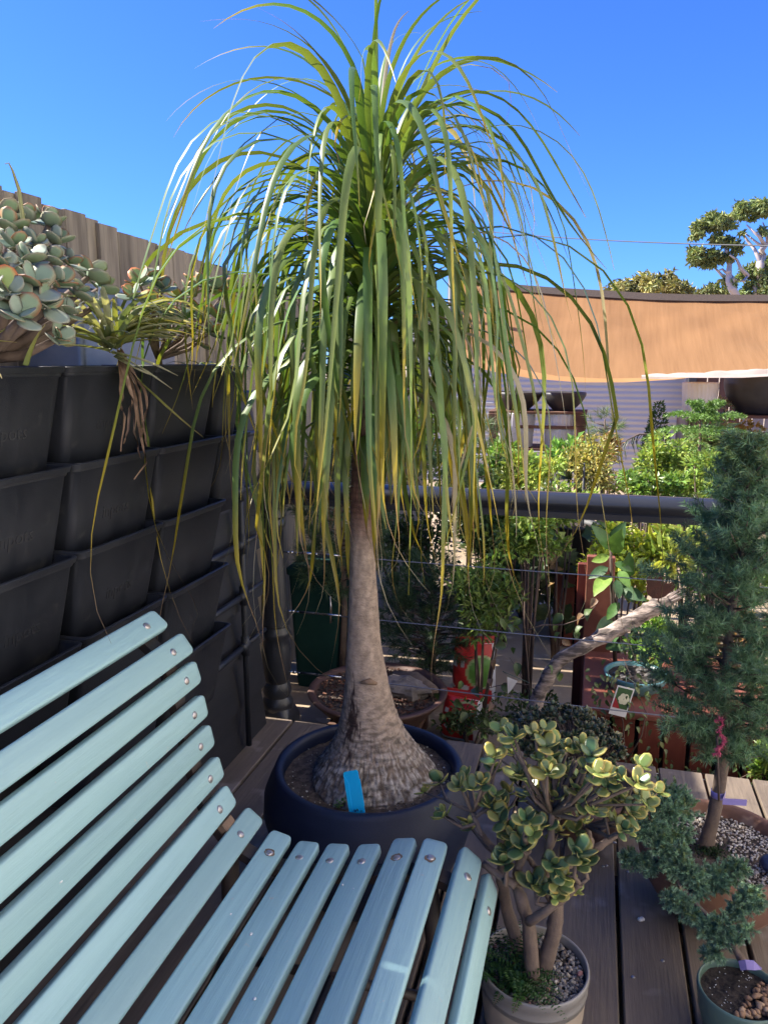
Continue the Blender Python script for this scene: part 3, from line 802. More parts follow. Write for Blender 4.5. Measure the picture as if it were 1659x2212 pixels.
# trunk
rows, ncol = 230, 224
zs_ = np.concatenate([np.linspace(.318, .60, 120), np.linspace(.602, 1.26, 90), np.linspace(1.265, 1.98, 20)])
tz = [.318, .335, .36, .40, .45, .52, .60, .72, .90, 1.05, 1.24, 1.27, 1.6, 1.98]
tr = [.170, .166, .152, .122, .094, .072, .058, .0445, .0345, .031, .029, .026, .024, .012]
tx = np.interp(zs_, [.318, .42, .7, 1.1, 1.6, 2.0], [.012, .008, -.012, -.016, .012, .030])
V, C = [], []
for i, z in enumerate(zs_):
    r0 = float(np.interp(z, tz, tr))
    for j in range(ncol):
        a = 2 * math.pi * j / ncol
        p = (math.cos(a), math.sin(a), 0)
        rr = r0
        low = max(0, min(1, (.50 - z) / .12)); mid = max(0, min(1, (.62 - z) / .15)) * (1 - .3 * low)
        rg_ = abs(nz((a * 16, z * 34, 1))); rr += low * (.0055 * min(.35, rg_) / .35 + .003 * nz((a * 30, z * 70, 7)))
        rr += mid * .0034 * nz((a * 3.5, z * 170, 3))
        rr += (1 - low) * .0012 * nz((a * 3, z * 60, 9))
        rr *= 1 + .05 * math.sin(3 * a + 1) * low
        ringz = max(0, min(1, (z - .95) / .12)) * (1 if z < 1.27 else 0)
        rr += ringz * .0035 * (((z * 62 + .25 * nz((a * 2, z * 9, 2))) % 1.0) - .4)
        V.append((PC[0] + tx[i] + rr * math.cos(a), PC[1] + rr * math.sin(a), z))
        grey = np.array([.45, .345, .265]); warm = np.array([.33, .25, .195]); dark = np.array([.17, .125, .095]); cream = np.array([.58, .53, .47])
        c_ = grey * (1 - .35 * (nz((a * 3, z * 30, 4)) + .3))
        c_ = c_ * (1 - ringz) + ringz * np.array([.17, .085, .06]) * (1 + .7 * (((z * 62) % 1) - .5))
        cr_ = nz((a * 14, z * 34, 8)) + .7 * nz((a * 26, z * 80, 6))
        kk = min(1, max(0, (cr_ + .35) / .7)) * min(1, .15 + rg_ * 5); c_ = c_ * (1 - low) + low * (dark * (1 - kk) + cream * kk)
        st_ = nz((a * 3, z * 110, 12)); c_ = c_ * (1 - .55 * mid * min(1, max(0, st_ * 4)))
        # torn bark patch facing the camera, and its dark stain
        da = abs(((a - 4.35 + math.pi) % (2 * math.pi)) - math.pi)
        pk_ = (.30 - da) * 3 + nz((a * 14, z * 45, 5)) * 1.1 - abs(z - .515) * 9 + .1; c_ = c_ * (1 - min(1, max(0, pk_ * 2.2))) + np.array([.05, .026, .02]) * min(1, max(0, pk_ * 2.2))
        C.append(np.clip(c_, .01, .9))
Fs = []
for i in range(len(zs_) - 1):
    for j in range(ncol): Fs.append((i * ncol + j, i * ncol + (j + 1) % ncol, (i + 1) * ncol + (j + 1) % ncol, (i + 1) * ncol + j))
mesh('trunk', (V, Fs), M['bark'], palm, col=C)
# pale stubs of shed leaves, on the sunny side under the crown
st = []
for k in range(46):
    z = U(1.03, 1.22); a = U(2.3, 4.1)
    o_ = np.array([PC[0] + np.interp(z, zs_, tx) + .030 * math.cos(a), PC[1] + .030 * math.sin(a), z])
    d = np.array([math.cos(a), math.sin(a), U(.1, .7)]); s_ = np.array([-math.sin(a), math.cos(a), 0])
    l = U(.006, .016); wv = U(.008, .016)
    st.append((np.array([o_ - s_ * wv / 2, o_ + s_ * wv / 2, o_ + s_ * wv * .3 + d * l, o_ - s_ * wv * .35 + d * l * U(.6, 1)]), [(0, 1, 2, 3)], (.66, .58, .46)))
Vc, Fc, Cc = joinc(st)
mesh('leaf_scars', (Vc, Fc), M['stones'], palm, col=Cc, kind='stuff', smooth=False)
flap = [onY(u_, v_, float(PC[1]) - .055) for u_, v_ in ((936, 1672 - 0), (985, 1680 - 0))]
mesh('bark_flap', tube([(PC[0] + .035, PC[1] - .042, .615), (PC[0] + .02, PC[1] - .056, .625), (PC[0] - .005, PC[1] - .058, .62)], [.004, .009, .003], 6), M['straw'], palm)

def strap(o, phi, th0, L, b0, b1, thend, wd, yel, brn, seed, curl=0.0, n=18, side=0.0):
    q = random.Random(seed)
    p = np.array(o, dtype=float); V, C, ST = [], [], []
    tw0, tw1 = q.uniform(-.35, .35), q.uniform(-1.8, 1.8)
    wob, wph = q.uniform(.02, .10), q.uniform(0, 6)
    ks = q.uniform(.25, .7); kink = q.uniform(.2, .7) if q.random() < .16 else 0
    g1 = np.array([.155, .235, .068]) * q.uniform(.8, 1.2); g1[0] *= q.uniform(.85, 1.3)
    ylw = np.array([.50, .36, .035]); tan = np.array([.34, .20, .11]); straw_ = np.array([.50, .41, .30])
    for i in range(n + 1):
        s = i / n
        f = min(1, max(0, (s - b0) / (b1 - b0))); f = f * f * (3 - 2 * f)
        th = th0 + (thend - th0) * f + wob * math.sin(wph + s * 7) - (kink if s > ks else 0)
        ph = phi + side * s + (curl * math.sin(wph * 2 + s * 9) * max(0, s - .72) * 6)
        d = np.array([math.cos(ph) * math.cos(th), math.sin(ph) * math.cos(th), math.sin(th)])
        if curl and s > .7: d = unit(d + np.array([math.cos(wph * 5 + s * 6), math.sin(wph * 5 + s * 6), .15]) * curl * (s - .7) * 4)
        if i: p = p + d * L / n
        sd_ = np.array([-math.sin(ph), math.cos(ph), 0.0]); nv = np.cross(d, sd_)
        tw = tw0 + tw1 * s * s
        sv = sd_ * math.cos(tw) + nv * math.sin(tw); nv = np.cross(d, sv)
        wv = wd * (1.15 - .15 * min(1, s * 6)) * (1 - max(0, (s - .35) / .65) ** 1.25 * .93)
        if s > yel: wv *= max(.24, 1 - (s - yel) * 5.5)
        V += [p - sv * wv / 2 - nv * wv * .10, p + nv * wv * .05, p + sv * wv / 2 - nv * wv * .10]
        c_ = g1 * (1 + .25 * (1 - s))
        if s > yel - .14:
            k = min(1, (s - yel + .14) / .16); c_ = c_ * (1 - k) + ylw * k
        if s > brn - .02:
            k = min(1, (s - brn + .02) / .05); c_ = c_ * (1 - k) + (tan if s < brn + .14 else straw_) * k
        C += [c_, c_ * 1.02, c_]
        ST += [(0, s, 0), (.5, s, 0), (1, s, 0)]
    Fs = []
    for i in range(n):
        a = i * 3; Fs += [(a, a + 1, a + 4, a + 3), (a + 1, a + 2, a + 5, a + 4)]
    return V, Fs, C, ST
NL = 300
for i in range(NL):
    u = (i + .5) / NL                                  # 0 = lowest leaf
    u = u ** .66
    z = 1.245 + u * .60
    phi = i * 2.39996 + U(-.15, .15)
    xr = float(np.interp(z, zs_, tx))
    rb = float(np.interp(z, tz, tr)) * .8
    o_ = (PC[0] + xr + rb * math.cos(phi), PC[1] + rb * math.sin(phi), z)
    th0 = R(float(np.interp(u, [0, .10, .3, .6, .8, .93, 1], [-30, 4, 24, 38, 55, 70, 84])) + U(-9, 9))
    L = float(np.interp(u, [0, .10, .25, .5, .75, .9, 1], [.32, .46, .72, .90, .95, .84, .60])) * U(.80, 1.14) * (1.22 if rng.random() < .13 else 1)
    b0 = float(np.interp(u, [0, .3, .7, 1], [-.02, .0, .04, .15])); b1 = float(np.interp(u, [0, .15, .4, .7, .92, 1], [.22, .44, .54, .58, .85, 1.3])) * U(.85, 1.2)
    thend = R(float(np.interp(u, [0, .5, .8, .95, 1], [-87, -85, -80, -55, 20])) + U(-6, 8))
    old = max(0, 1 - u / .62)
    tail = u < .66 and rng.random() < .45
    yel = (U(.54, .72) if tail else (U(.74, 1.0) if u > .3 else U(.92, 1.15))) + .2 * max(0, u - .5)
    brn = yel + U(.06, .14) if u < .85 else 1.2
    L *= (U(1.25, 1.62) if tail else .93) * (.75 if u < .30 and not tail else 1)
    if u < .55 and math.cos(phi - math.atan2(-PC[1], -PC[0])) > .72: L *= .72
    wd = float(np.interp(u, [0, .5, .85, 1], [.0215, .0195, .0175, .0135])) * U(.85, 1.12)
    V, Fs, C, ST = strap(o_, phi, th0, L, b0, b1, thend, wd, yel, brn, i, curl=U(.3, .9) * (1 if tail else .15), side=U(-.6, .6))
    if i % 21 == 5: C = [np.array([.46, .37, .25]) * U(.85, 1.1)] * len(C)
    mesh('leaf', (V, Fs), M['palm'], palm, col=C, st=ST)

ex = []
for i in range(150):
    u = U(.38, 1.0); z = 1.235 + u * .615; phi = U(0, 6.283); rb = float(np.interp(z, tz, tr)) * .7
    o_ = (PC[0] + float(np.interp(z, zs_, tx)) + rb * math.cos(phi), PC[1] + rb * math.sin(phi), z)
    th0 = R(float(np.interp(u, [0, .3, .6, .8, 1], [-30, 14, 32, 50, 76])) + U(-10, 10)); yel = U(.6, .95)
    L = float(np.interp(u, [0, .25, .5, .75, 1], [.36, .56, .72, .84, .6])) * U(.75, 1.2)
    b1 = float(np.interp(u, [0, .4, .7, 1], [.3, .46, .54, 1.1])) * U(.8, 1.15)
    if u < .6 and math.cos(phi - math.atan2(-PC[1], -PC[0])) > .72: L *= .7
    V, Fs, C, ST = strap(o_, phi, th0, L, 0, b1, R(-84 + U(-5, 10)), U(.010, .017), yel, yel + .1, 1000 + i, curl=U(.1, .7), n=12, side=U(-.4, .4))
    ex.append((np.array(V), Fs, np.array(C), np.array(ST)))
Vc, Fc, Cc = joinc([e[:3] for e in ex])
mesh('inner_leaves', (Vc, Fc), M['palm'], palm, col=Cc, st=np.vstack([e[3] for e in ex]), kind='stuff')

# blue plant label in the palm pot
a0, a1, a2 = onY(745, 1668, 1.66), onY(772, 1660, 1.665), onY(795, 1752, 1.648)
lbl = thing('plant_label', 'bright blue plastic plant label standing in the palm pot', 'label', tuple(onY(778, 1758, 1.650)))
au = unit(np.array(onY(777, 1662, 1.672)) - np.array(onY(742, 1668, 1.672))); av = unit(np.array(onY(757, 1665, 1.672)) - np.array(onY(775, 1772, 1.652)))
oo = np.array(onY(775, 1772, 1.652)); HL = np.linalg.norm(np.array(onY(757, 1665, 1.672)) - oo)
hw = .0205; r_ = .006
poly = [(-hw, -.03), (hw, -.03), (hw, HL * .25), (hw + .0015, HL * .27), (hw + .0015, HL * .8), (hw - .0005, HL * .82), (hw - .0005, HL - r_), (hw - r_ * .4, HL - r_ * .3), (hw - r_, HL), (-hw + r_, HL), (-hw + r_ * .3, HL - r_ * .3), (-hw, HL - r_), (-hw, HL * .8), (-hw - .001, HL * .78), (-hw - .001, HL * .25)]
mesh('blade', prism(poly, oo, au, av, .0012), M['tagblue'], lbl, smooth=False)
nrm_ = unit(np.cross(au, av)); nrm_ = nrm_ if nrm_ @ (EYE - oo) > 0 else -nrm_
mesh('fold', prism([(-hw - .0005, HL * .28), (-hw * .55, HL * .22), (-hw * .5, HL * .78), (-hw + .0005, HL * .93)], oo + nrm_ * .0014, au, av, .0014), M['tagblue'], lbl, smooth=False)
mesh('lettering', text_mesh('$69', .017, oo + nrm_ * .0016 + av * HL * .14 - au * .002, -av, au, .0002), M['ink'], lbl, smooth=False)
mesh('lettering', text_mesh('ll -', .011, oo + nrm_ * .0016 + av * HL * .15 + au * .011, -av, au, .0002), M['ink'], lbl, smooth=False)
# clover seedling
sp_ = np.array(onZ(733, 1745, .328))
cl = thing('weed_seedling', 'small green clover weed sprouting beside the blue label', 'weed', tuple(sp_))
P_, D_ = [], []
for k in range(16):
    a = U(0, 6.28); P_.append(sp_ + np.array([U(-.014, .014), U(-.012, .012), U(.006, .022)])); D_.append((math.cos(a), math.sin(a), .3))
Vc, Fc, Cc = leafcloud(P_, D_, np.tile([0, 0, 1], (16, 1)), NR.uniform(.007, .012, 16), NR.uniform(.007, .011, 16), np.tile([.10, .22, .05], (16, 1)) * NR.uniform(.7, 1.3, (16, 1)))
mesh('leaves', (Vc, Fc), M['leafy'], cl, col=Cc, kind='stuff')
mesh('stem', tube([sp_ - [0, 0, .004], sp_ + [0, 0, .016]], .001, 5), M['leafy'], cl, col=np.tile([.1, .2, .05], (10, 1)))
# ------------------------------------------------------------------ jade plant in a grey and beige pot
JC = np.array([-0.066, 1.480]); JZ = .17
jpot = thing('jade_pot', 'round grey rimmed beige pot of the potted jade plant', 'pot', (JC[0], JC[1], 0))
jc = (JC[0], JC[1], 0)
mesh('lower_body', lathe([(0, .0), (.085, .0), (.095, .006), (.1035, .035), (.108, .07), (.1115, .118)], 56, jc), M['beigeglaze'], jpot)
mesh('upper_body', lathe([(.1115, .118), (.1130, .120), (.1135, .130), (.1150, .131), (.1135, .134), (.1145, .152), (.1165, .156), (.1175, .168), (.1165, .172), (.113, .173), (.1105, .170), (.109, .14), (.108, .12)], 56, jc), M['greyglaze'], jpot)
soil_disc(JC, .109, .152, .003, parent=jpot, m=M['darksoil'])
def gravel(c, r, z, n, s0, s1, pal, parent, name='gravel', keep=None, dome=0.0, zj=.004):
    L_ = []
    for i in range(n):
        a, q_ = U(0, 6.283), r * math.sqrt(U(0, 1)); s = U(s0, s1)
        x_, y_ = c[0] + q_ * math.cos(a), c[1] + q_ * math.sin(a)
        if keep and not keep(x_, y_): continue
        pv, pf = pebble_mesh('', s, None, i, sq=(U(.8, 1.3), U(.7, 1), U(.5, .8)))
        rm = np.array(Matrix.Rotation(U(0, 6.28), 3, 'Z') @ Matrix.Rotation(U(-.5, .5), 3, 'X'))
        cc = np.array(rng.choice(pal)) * U(.75, 1.2)
        L_.append((pv @ rm.T + np.array([x_, y_, z + U(0, zj) + dome * (1 - (q_ / r) ** 2)]), pf, cc))
    Vc, Fc, Cc = joinc(L_)
    return mesh(name, (Vc, Fc), M['stones'], parent, col=Cc, kind='stuff')
PAL = [(.17, .165, .17), (.10, .10, .105), (.28, .26, .24), (.36, .30, .24), (.22, .16, .12), (.42, .38, .34), (.13, .12, .12), (.19, .185, .19), (.30, .24, .19)]
gravel(JC, .104, .153, 1150, .0028, .0062, PAL, jpot, zj=.005)
gravel(JC, .100, .158, 26, .004, .0068, [(.62, .58, .52), (.5, .44, .34), (.42, .2, .17)], jpot, name='pale_gravel')

jade = thing('jade_plant', 'branching jade plant with plump yellow edged green leaves', 'jade plant', (JC[0], JC[1], .155))
Z2 = lambda a, b: ((1200 + a * .2465) / 1.173, (2050 + b * .2465) / 1.173)
Z5 = lambda a, b: (937.8 + a * .4347, 1449.3 + b * .4347)
def jp(uv, dy=0.0): return np.array(onY(uv[0], uv[1], JC[1] + dy))
skel = [
    ([(400, 1330), (345, 1020), (290, 740), (280, 430), (300, 150)], .02, [.019, .017, .015, .013, .010]),
    ([(640, 1420), (560, 1150), (480, 900), (440, 780), (465, 560), (560, 420)], -.03, [.020, .018, .0155, .0145, .011, .008]),
    ([(770, 1560), (830, 1250), (850, 1010), (720, 720), (740, 520), (800, 280), (800, 40)], .0, [.024, .021, .0185, .015, .0125, .010, .008]),
    ([(570, 1160), (750, 1040), (930, 900), (1090, 770)], -.06, [.0125, .0125, .011, .008]),
    ([(440, 790), (260, 680), (90, 560)], -.04, [.012, .010, .008]),
    ([(700, 690), (620, 580), (540, 480)], .03, [.009, .008, .006]),
    ([(800, 640), (1000, 560), (1190, 440), (1330, 360), (1460, 270)], .06, [.011, .011, .0115, .010, .007]),
    ([(240, 430), (150, 350), (70, 250), (-10, 30)], .03, [.010, .009, .0075, .005]),
    ([(1190, 450), (1210, 330), (1160, 180)], .05, [.009, .008, .006]),
]
nodes = []
for k, (pts, dy, rad) in enumerate(skel):
    P = [jp(Z2(*p), dy + .012 * math.sin(i * 2 + k)) for i, p in enumerate(pts)]
    if k < 3: P[0] = np.array([P[0][0] * .6 + JC[0] * .4, JC[1] + dy * 1.2, .150])
    # smooth the path
    Q = []; RR = []
    for i in range(len(P) - 1):
        for f in (0, .25, .5, .75): Q.append(P[i] * (1 - f) + P[i + 1] * f + np.array([G(0, .0012), G(0, .0012), 0])); RR.append((rad[i] * (1 - f) + rad[i + 1] * f) * U(.74, .86))
    Q.append(P[-1]); RR.append(rad[-1])
    mesh('branch' if k > 2 else 'trunk', tube(Q, RR, 10), M['jadebark'], jade)
    for q_, r_ in zip(Q[3:], RR[3:]): nodes.append((q_, r_))
JL = []
for bc, rc in (((.20, .25, .07), (.52, .42, .11)), ((.25, .28, .085), (.54, .42, .11)), ((.115, .185, .075), (.40, .34, .10)), ((.27, .28, .09), (.55, .40, .10))):
    JL.append(fat_leaf('jade_leaf', .040, .029, .007, bc, rc, M['jadeleaf']))
JD = [fat_leaf('jade_leaf', .042, .031, .007, (.075, .15, .07), (.26, .26, .08), M['jadeleaf']), JL[2]]
tips = [(30, 565), (135, 590), (60, 720), (190, 790), (300, 440), (400, 340), (390, 420), (500, 330), (560, 385), (580, 440), (660, 400), (735, 395), (775, 430), (300, 505), (240, 570), (640, 520), (735, 490), (560, 520), (430, 530), (370, 620), (445, 640), (345, 690), (490, 620), (270, 680), (330, 750), (395, 850), (440, 890), (370, 810), (550, 775), (610, 810), (590, 645), (700, 600), (740, 635), (820, 530), (900, 545), (1000, 570), (1010, 620), (905, 655), (970, 720), (1005, 690), (900, 760), (930, 800), (760, 700), (730, 750), (700, 805), (705, 920), (745, 960), (590, 975), (640, 1040), (580, 1090), (500, 1075), (355, 970), (850, 585), (500, 560), (460, 750), (630, 700)]
cnt = 0
ctr = np.array([JC[0], JC[1], .40])
tw = []
jextra = []
for i, t in enumerate(tips):
    dy = -.05 if t[1] > 880 else G(0, .065)
    p = jp(Z5(*t), dy)
    best = min(nodes, key=lambda nd: np.linalg.norm(nd[0] - p) + (0.12 if nd[0][2] > p[2] + .02 else 0))
    q_ = best[0]
    m1 = q_ * .5 + p * .5 + np.array([G(0, .008), G(0, .008), -.012])
    tw.append(tube([q_, m1, p], [min(.007, best[1] * .7), .0045, .0028], 6))
    ax = unit(p - m1) * .6 + unit(p - ctr) * .5 + np.array([0, -.25, .75])
    big = t[1] > 870
    cnt += rosette(p, ax, JD if big else JL + JD[:1], jade, 3 if i % 4 else 2, (U(.92, 1.15) if big else U(.68, 1.0)))
    for e in range(1): jextra.append((p + np.array([G(0, .022), G(0, .025) + .015, G(0, .020) - .008]), ax, m1))
for V_, F_ in tw: mesh('twig', (V_, F_), M['jadebark'], jade)
ms_, cs_, tw2 = [], [], []
for p, ax, m1 in jextra:
    ax = Vector(ax.tolist()).normalized(); e1 = Matrix.Rotation(U(0, 6.28), 3, ax) @ ax.orthogonal().normalized()
    tw2.append(tube([m1, p], [.003, .002], 5))
    for k in range(4):
        el = 1.2 - .35 * (k // 2) + U(-.15, .15); e = Matrix.Rotation(math.pi * (k % 2) + math.pi / 2 * (k // 2) + U(-.3, .3), 3, ax) @ e1
        ms_.append(Matrix.Translation(p.tolist()) @ basis(ax * math.cos(el) + e * math.sin(el), ax, U(-.3, .3)) @ Matrix.Scale(U(.5, .85), 4)); cs_.append(np.array([U(.8, 1.15), 1, 1]) * U(.7, 1.2))
def scatter_mesh(me, mats, cols):
    n0 = len(me.vertices); V0 = np.empty(n0 * 3); me.vertices.foreach_get('co', V0); V0 = np.c_[V0.reshape(-1, 3), np.ones(n0)]
    C0 = np.empty(n0 * 4); me.attributes['Col'].data.foreach_get('color', C0); C0 = C0.reshape(-1, 4)[:, :3]
    F0 = [tuple(p.vertices) for p in me.polygons]; Vs, Fs, Cs = [], [], []
    for k, (Mx, c_) in enumerate(zip(mats, cols)):
        Vs.append((V0 @ np.array(Mx).T)[:, :3]); Fs += [tuple(i + k * n0 for i in f) for f in F0]; Cs.append(C0 * np.asarray(c_))
    return np.vstack(Vs), Fs, np.vstack(Cs)
Vc, Fc, Cc = scatter_mesh(JL[0], ms_, cs_)
mesh('small_leaves', (Vc, Fc), M['jadeleaf'], jade, col=Cc, kind='stuff')
mesh('thin_twigs', join(tw2), M['jadebark'], jade, kind='stuff')

# fern growing in the jade pot
fb = np.array([JC[0] - .05, JC[1] - .035, .158])
fern = thing('fern', 'small dark green fern at the foot of the jade trunk', 'fern', tuple(fb))
Pp, Dd, Nn, Ll, Cc_ = [], [], [], [], []
for k in range(42):
    a = U(0, 6.28); l = U(.07, .135); o_ = fb + np.array([U(-.03, .05), U(-.03, .03), 0]); up_ = U(.35, 1.0)
    pts = [o_ + np.array([math.cos(a) * l * s, math.sin(a) * l * s, up_ * l * s * (1.2 - .75 * s)]) for s in np.linspace(0, 1, 16)]
    if k % 4 == 0: mesh('frond_stem', tube(pts[::3], .0007, 4), M['branch'], fern)
    cc = np.array([.035, .095, .022]) * U(.6, 1.5)
    if k % 6 == 0: cc = np.array([.10, .21, .04])
    for j in range(2, 16):
        s = j / 15; side = np.array([-math.sin(a), math.cos(a), 0])
        wl_ = .018 * (1 - s) ** .7 + .003
        for sg in (-1, 1):
            Pp.append(pts[j]); Dd.append(side * sg + (pts[min(15, j + 1)] - pts[j]) * 30 + np.array([0, 0, U(-.3, .3)])); Nn.append((0, 0, 1)); Ll.append(wl_); Cc_.append(cc * U(.8, 1.2))
Vc, Fc, Cc = leafcloud(Pp, Dd, Nn, Ll, np.array(Ll) * .38, Cc_)
mesh('fronds', (Vc, Fc), M['leafy'], fern, col=Cc, kind='stuff')

# ------------------------------------------------------------------ terracotta bowl with a dwarf spruce
TC = np.array([.372, 2.002])
bowl = thing('terracotta_bowl', 'wide terracotta bowl planted with the dwarf spruce', 'bowl', (TC[0], TC[1], 0))
mesh('body', lathe([(0, .0), (.095, .0), (.112, .006), (.15, .045), (.182, .10), (.197, .155), (.203, .188), (.203, .199), (.196, .205), (.184, .203), (.179, .194), (.176, .17), (.17, .15)], 64, (TC[0], TC[1], 0)), M['terra'], bowl)
soil_disc(TC, .177, .170, .005, parent=bowl, mound=.008)
GP = [(.74, .66, .56), (.78, .70, .60), (.62, .52, .42), (.70, .61, .50), (.50, .40, .31), (.36, .27, .2), (.66, .60, .55), (.76, .70, .62)]
gravel(TC, .172, .172, 1500, .0022, .0048, GP, bowl, dome=.008, keep=lambda a, b: math.hypot(a - .34, b - 1.965) > .06 + .02 * nz((a * 40, b * 40, 0)))
SB = np.array(onZ(1522, 1838, .172))
spruce = thing('dwarf_spruce', 'potted dwarf spruce with blue green needles in the terracotta bowl', 'spruce', tuple(SB))
STOP = np.array(onY(1604, 940, 2.06))
def sp(s): return SB * (1 - s) + STOP * s + np.array([.012 * math.sin(s * 9) + .020 * math.sin(math.pi * s), .01 * math.sin(s * 7 + 1), 0])
mesh('trunk', tube([sp(s) for s in np.linspace(-.01, .97, 40)], [(.0155 * (1 - s) ** .8 + .003) * (1 + .35 * max(0, 1 - s * 22)) for s in np.linspace(0, .97, 40)], 12, rough=.05), M['sbark'], spruce)
tw_, tops, brs = [], [], []
for i in range(210):
    s = .24 + .74 * (i / 209) ** .95
    a = i * 2.4 + U(-.3, .3)
    reach = float(np.interp(s, [.22, .30, .40, .55, .72, .85, .95, 1], [.11, .17, .178, .162, .12, .078, .038, .014])) * U(.72, 1.2) * 1.08 * (1.25 if math.sin(a * 2 + s * 23) > .15 else .68)
    o_ = sp(s); el = U(.1, .5) if s < .6 else U(.4, .8)
    d = np.array([math.cos(a) * math.cos(el), math.sin(a) * math.cos(el), math.sin(el)])
    e_ = o_ + d * reach; e_[2] -= reach * .12
    m_ = (o_ + e_) / 2 + np.array([0, 0, -.006])
    brs.append(tube([o_, m_, e_], [.0045 * (1 - s) + .0016, .002, .0012], 5))
    nt_ = max(5, int(reach / .0115))
    for k in range(nt_):
        f = U(.22, 1.0); b_ = o_ * (1 - f) + e_ * f
        sd_ = unit(np.cross(d, [0, 0, 1])) * U(-1, 1) + d * U(.3, 1.1) + np.array([0, 0, U(-.25, .5)])
        l = U(.022, .045)
        p1 = b_ + unit(sd_) * l
        tw_.append([b_, (b_ + p1) / 2 + np.array([0, 0, -.002]), p1])
for k in range(10):
    b_ = sp(U(.93, .98)); p1 = b_ + np.array([G(0, .25), G(0, .25), 1]) * U(.02, .045); tops.append([b_, (b_ + p1) / 2, p1])
mesh('branches', join(brs), M['sbark'], spruce, kind='stuff')
Vc, Fc, Cc = brush(tw_, 38, .0225, .0021, 1.1, (.13, .235, .125), .45, tip=(.30, .43, .22))
mesh('foliage', (Vc, Fc), M['needle'], spruce, col=Cc, kind='stuff', smooth=False)
Vc, Fc, Cc = brush(tops + tw_[-160:], 26, .018, .0018, .9, (.13, .17, .06), .25, tip=(.26, .2, .07))
mesh('yellow_growth', (Vc, Fc), M['needle'], spruce, col=Cc, kind='stuff', smooth=False)
# groundcover at the foot of the trunk
mp = []
for k in range(900):
    a, r = U(0, 6.28), abs(G(0, .03)); mp.append(SB + np.array([r * math.cos(a) + .01, r * math.sin(a) * .8 - .01, U(0, .02)]))
mp = np.array(mp); Vc, Fc, Cc = leafcloud(mp, NR.normal(size=(900, 3)) + [0, 0, .6], NR.normal(size=(900, 3)), NR.uniform(.004, .008, 900), NR.uniform(.003, .006, 900), np.tile([.03, .06, .025], (900, 1)) * NR.uniform(.5, 1.6, (900, 1)))
mo = mesh('moss', (Vc, Fc), M['leafy'], loc=SB, col=Cc); tag(mo, 'dark creeping groundcover at the foot of the spruce trunk', 'moss', kind='stuff')
# lilac tape tag round the spruce trunk
tz_ = float(onY(1525, 1737, 1.95)[2])
tpc = sp((tz_ - .172) / 1.113)
tape = thing('trunk_tag', 'lilac plastic tag wrapped round the spruce trunk', 'tag', (float(tpc[0]), float(tpc[1]), tz_))
mesh('band', lathe([(.0170, tz_ - .009), (.0180, tz_ - .009), (.0180, tz_ + .009), (.0170, tz_ + .009)], 20, (tpc[0], tpc[1], 0)), M['lilac'], tape)
fl = [np.array([tpc[0] + .016, tpc[1] - .007, tz_]), np.array(onY(1560, 1731, 1.945)), np.array(onY(1612, 1734, 1.95))]
V = []
for p in fl:
    for dz in (-.0085, .0085):
        for dy in (-.0006, .0006): V.append(p + np.array([0, dy, dz]))
Fs = []
for i in range(2):
    a = i * 4; Fs += [(a, a + 1, a + 5, a + 4), (a + 1, a + 3, a + 7, a + 5), (a + 3, a + 2, a + 6, a + 7), (a + 2, a, a + 4, a + 6)]
Fs += [(0, 2, 3, 1), (8, 9, 11, 10)]
mesh('flag', (V, Fs), M['lilac'], tape, smooth=False)
# pink tinsel tag on a stake behind
pk = np.array(onY(1558, 1640, 1.88))
pkt = thing('tinsel_tag', 'curled pink tinsel tag hanging in the lower spruce branches', 'tag', tuple(np.array([pk[0], pk[1], .18])))
pts = [np.array(onY(u_, v_, 1.88)) for u_, v_ in ((1543, 1560), (1556, 1552), (1560, 1566), (1550, 1580), (1561, 1592), (1563, 1606), (1549, 1617), (1555, 1626), (1540, 1628))]
Vc, Fc, Cc = brush([pts], 420, .010, .0022, 1.3, (1, 1, 1), .1)
mesh('tinsel', (Vc, Fc), M['pink'], pkt, smooth=False)
mesh('stake', tube([np.array(onY(1548, 1590, 1.885)), np.array(onY(1552, 1730, 1.90))], .003, 6), M['branch'], pkt)
# blue stone
bs_ = np.array(onZ(1665, 1868, .20))
V, Fs = lathe([(0, -.02)] + [(.0245 * math.sin(a), -.024 * math.cos(a) + .004) for a in np.linspace(.3, 2.95, 12)] + [(0, .028)], 28)
V = V * np.array([1.15, .95, .9]) + bs_; V = np.array([v + .0012 * nz(v, 60) for v in V])
tag(mesh('ornamental_stone', (V, Fs), M['bluestone'], loc=bs_), 'smooth dark blue stone half sunk in the pale bowl gravel', 'stone')

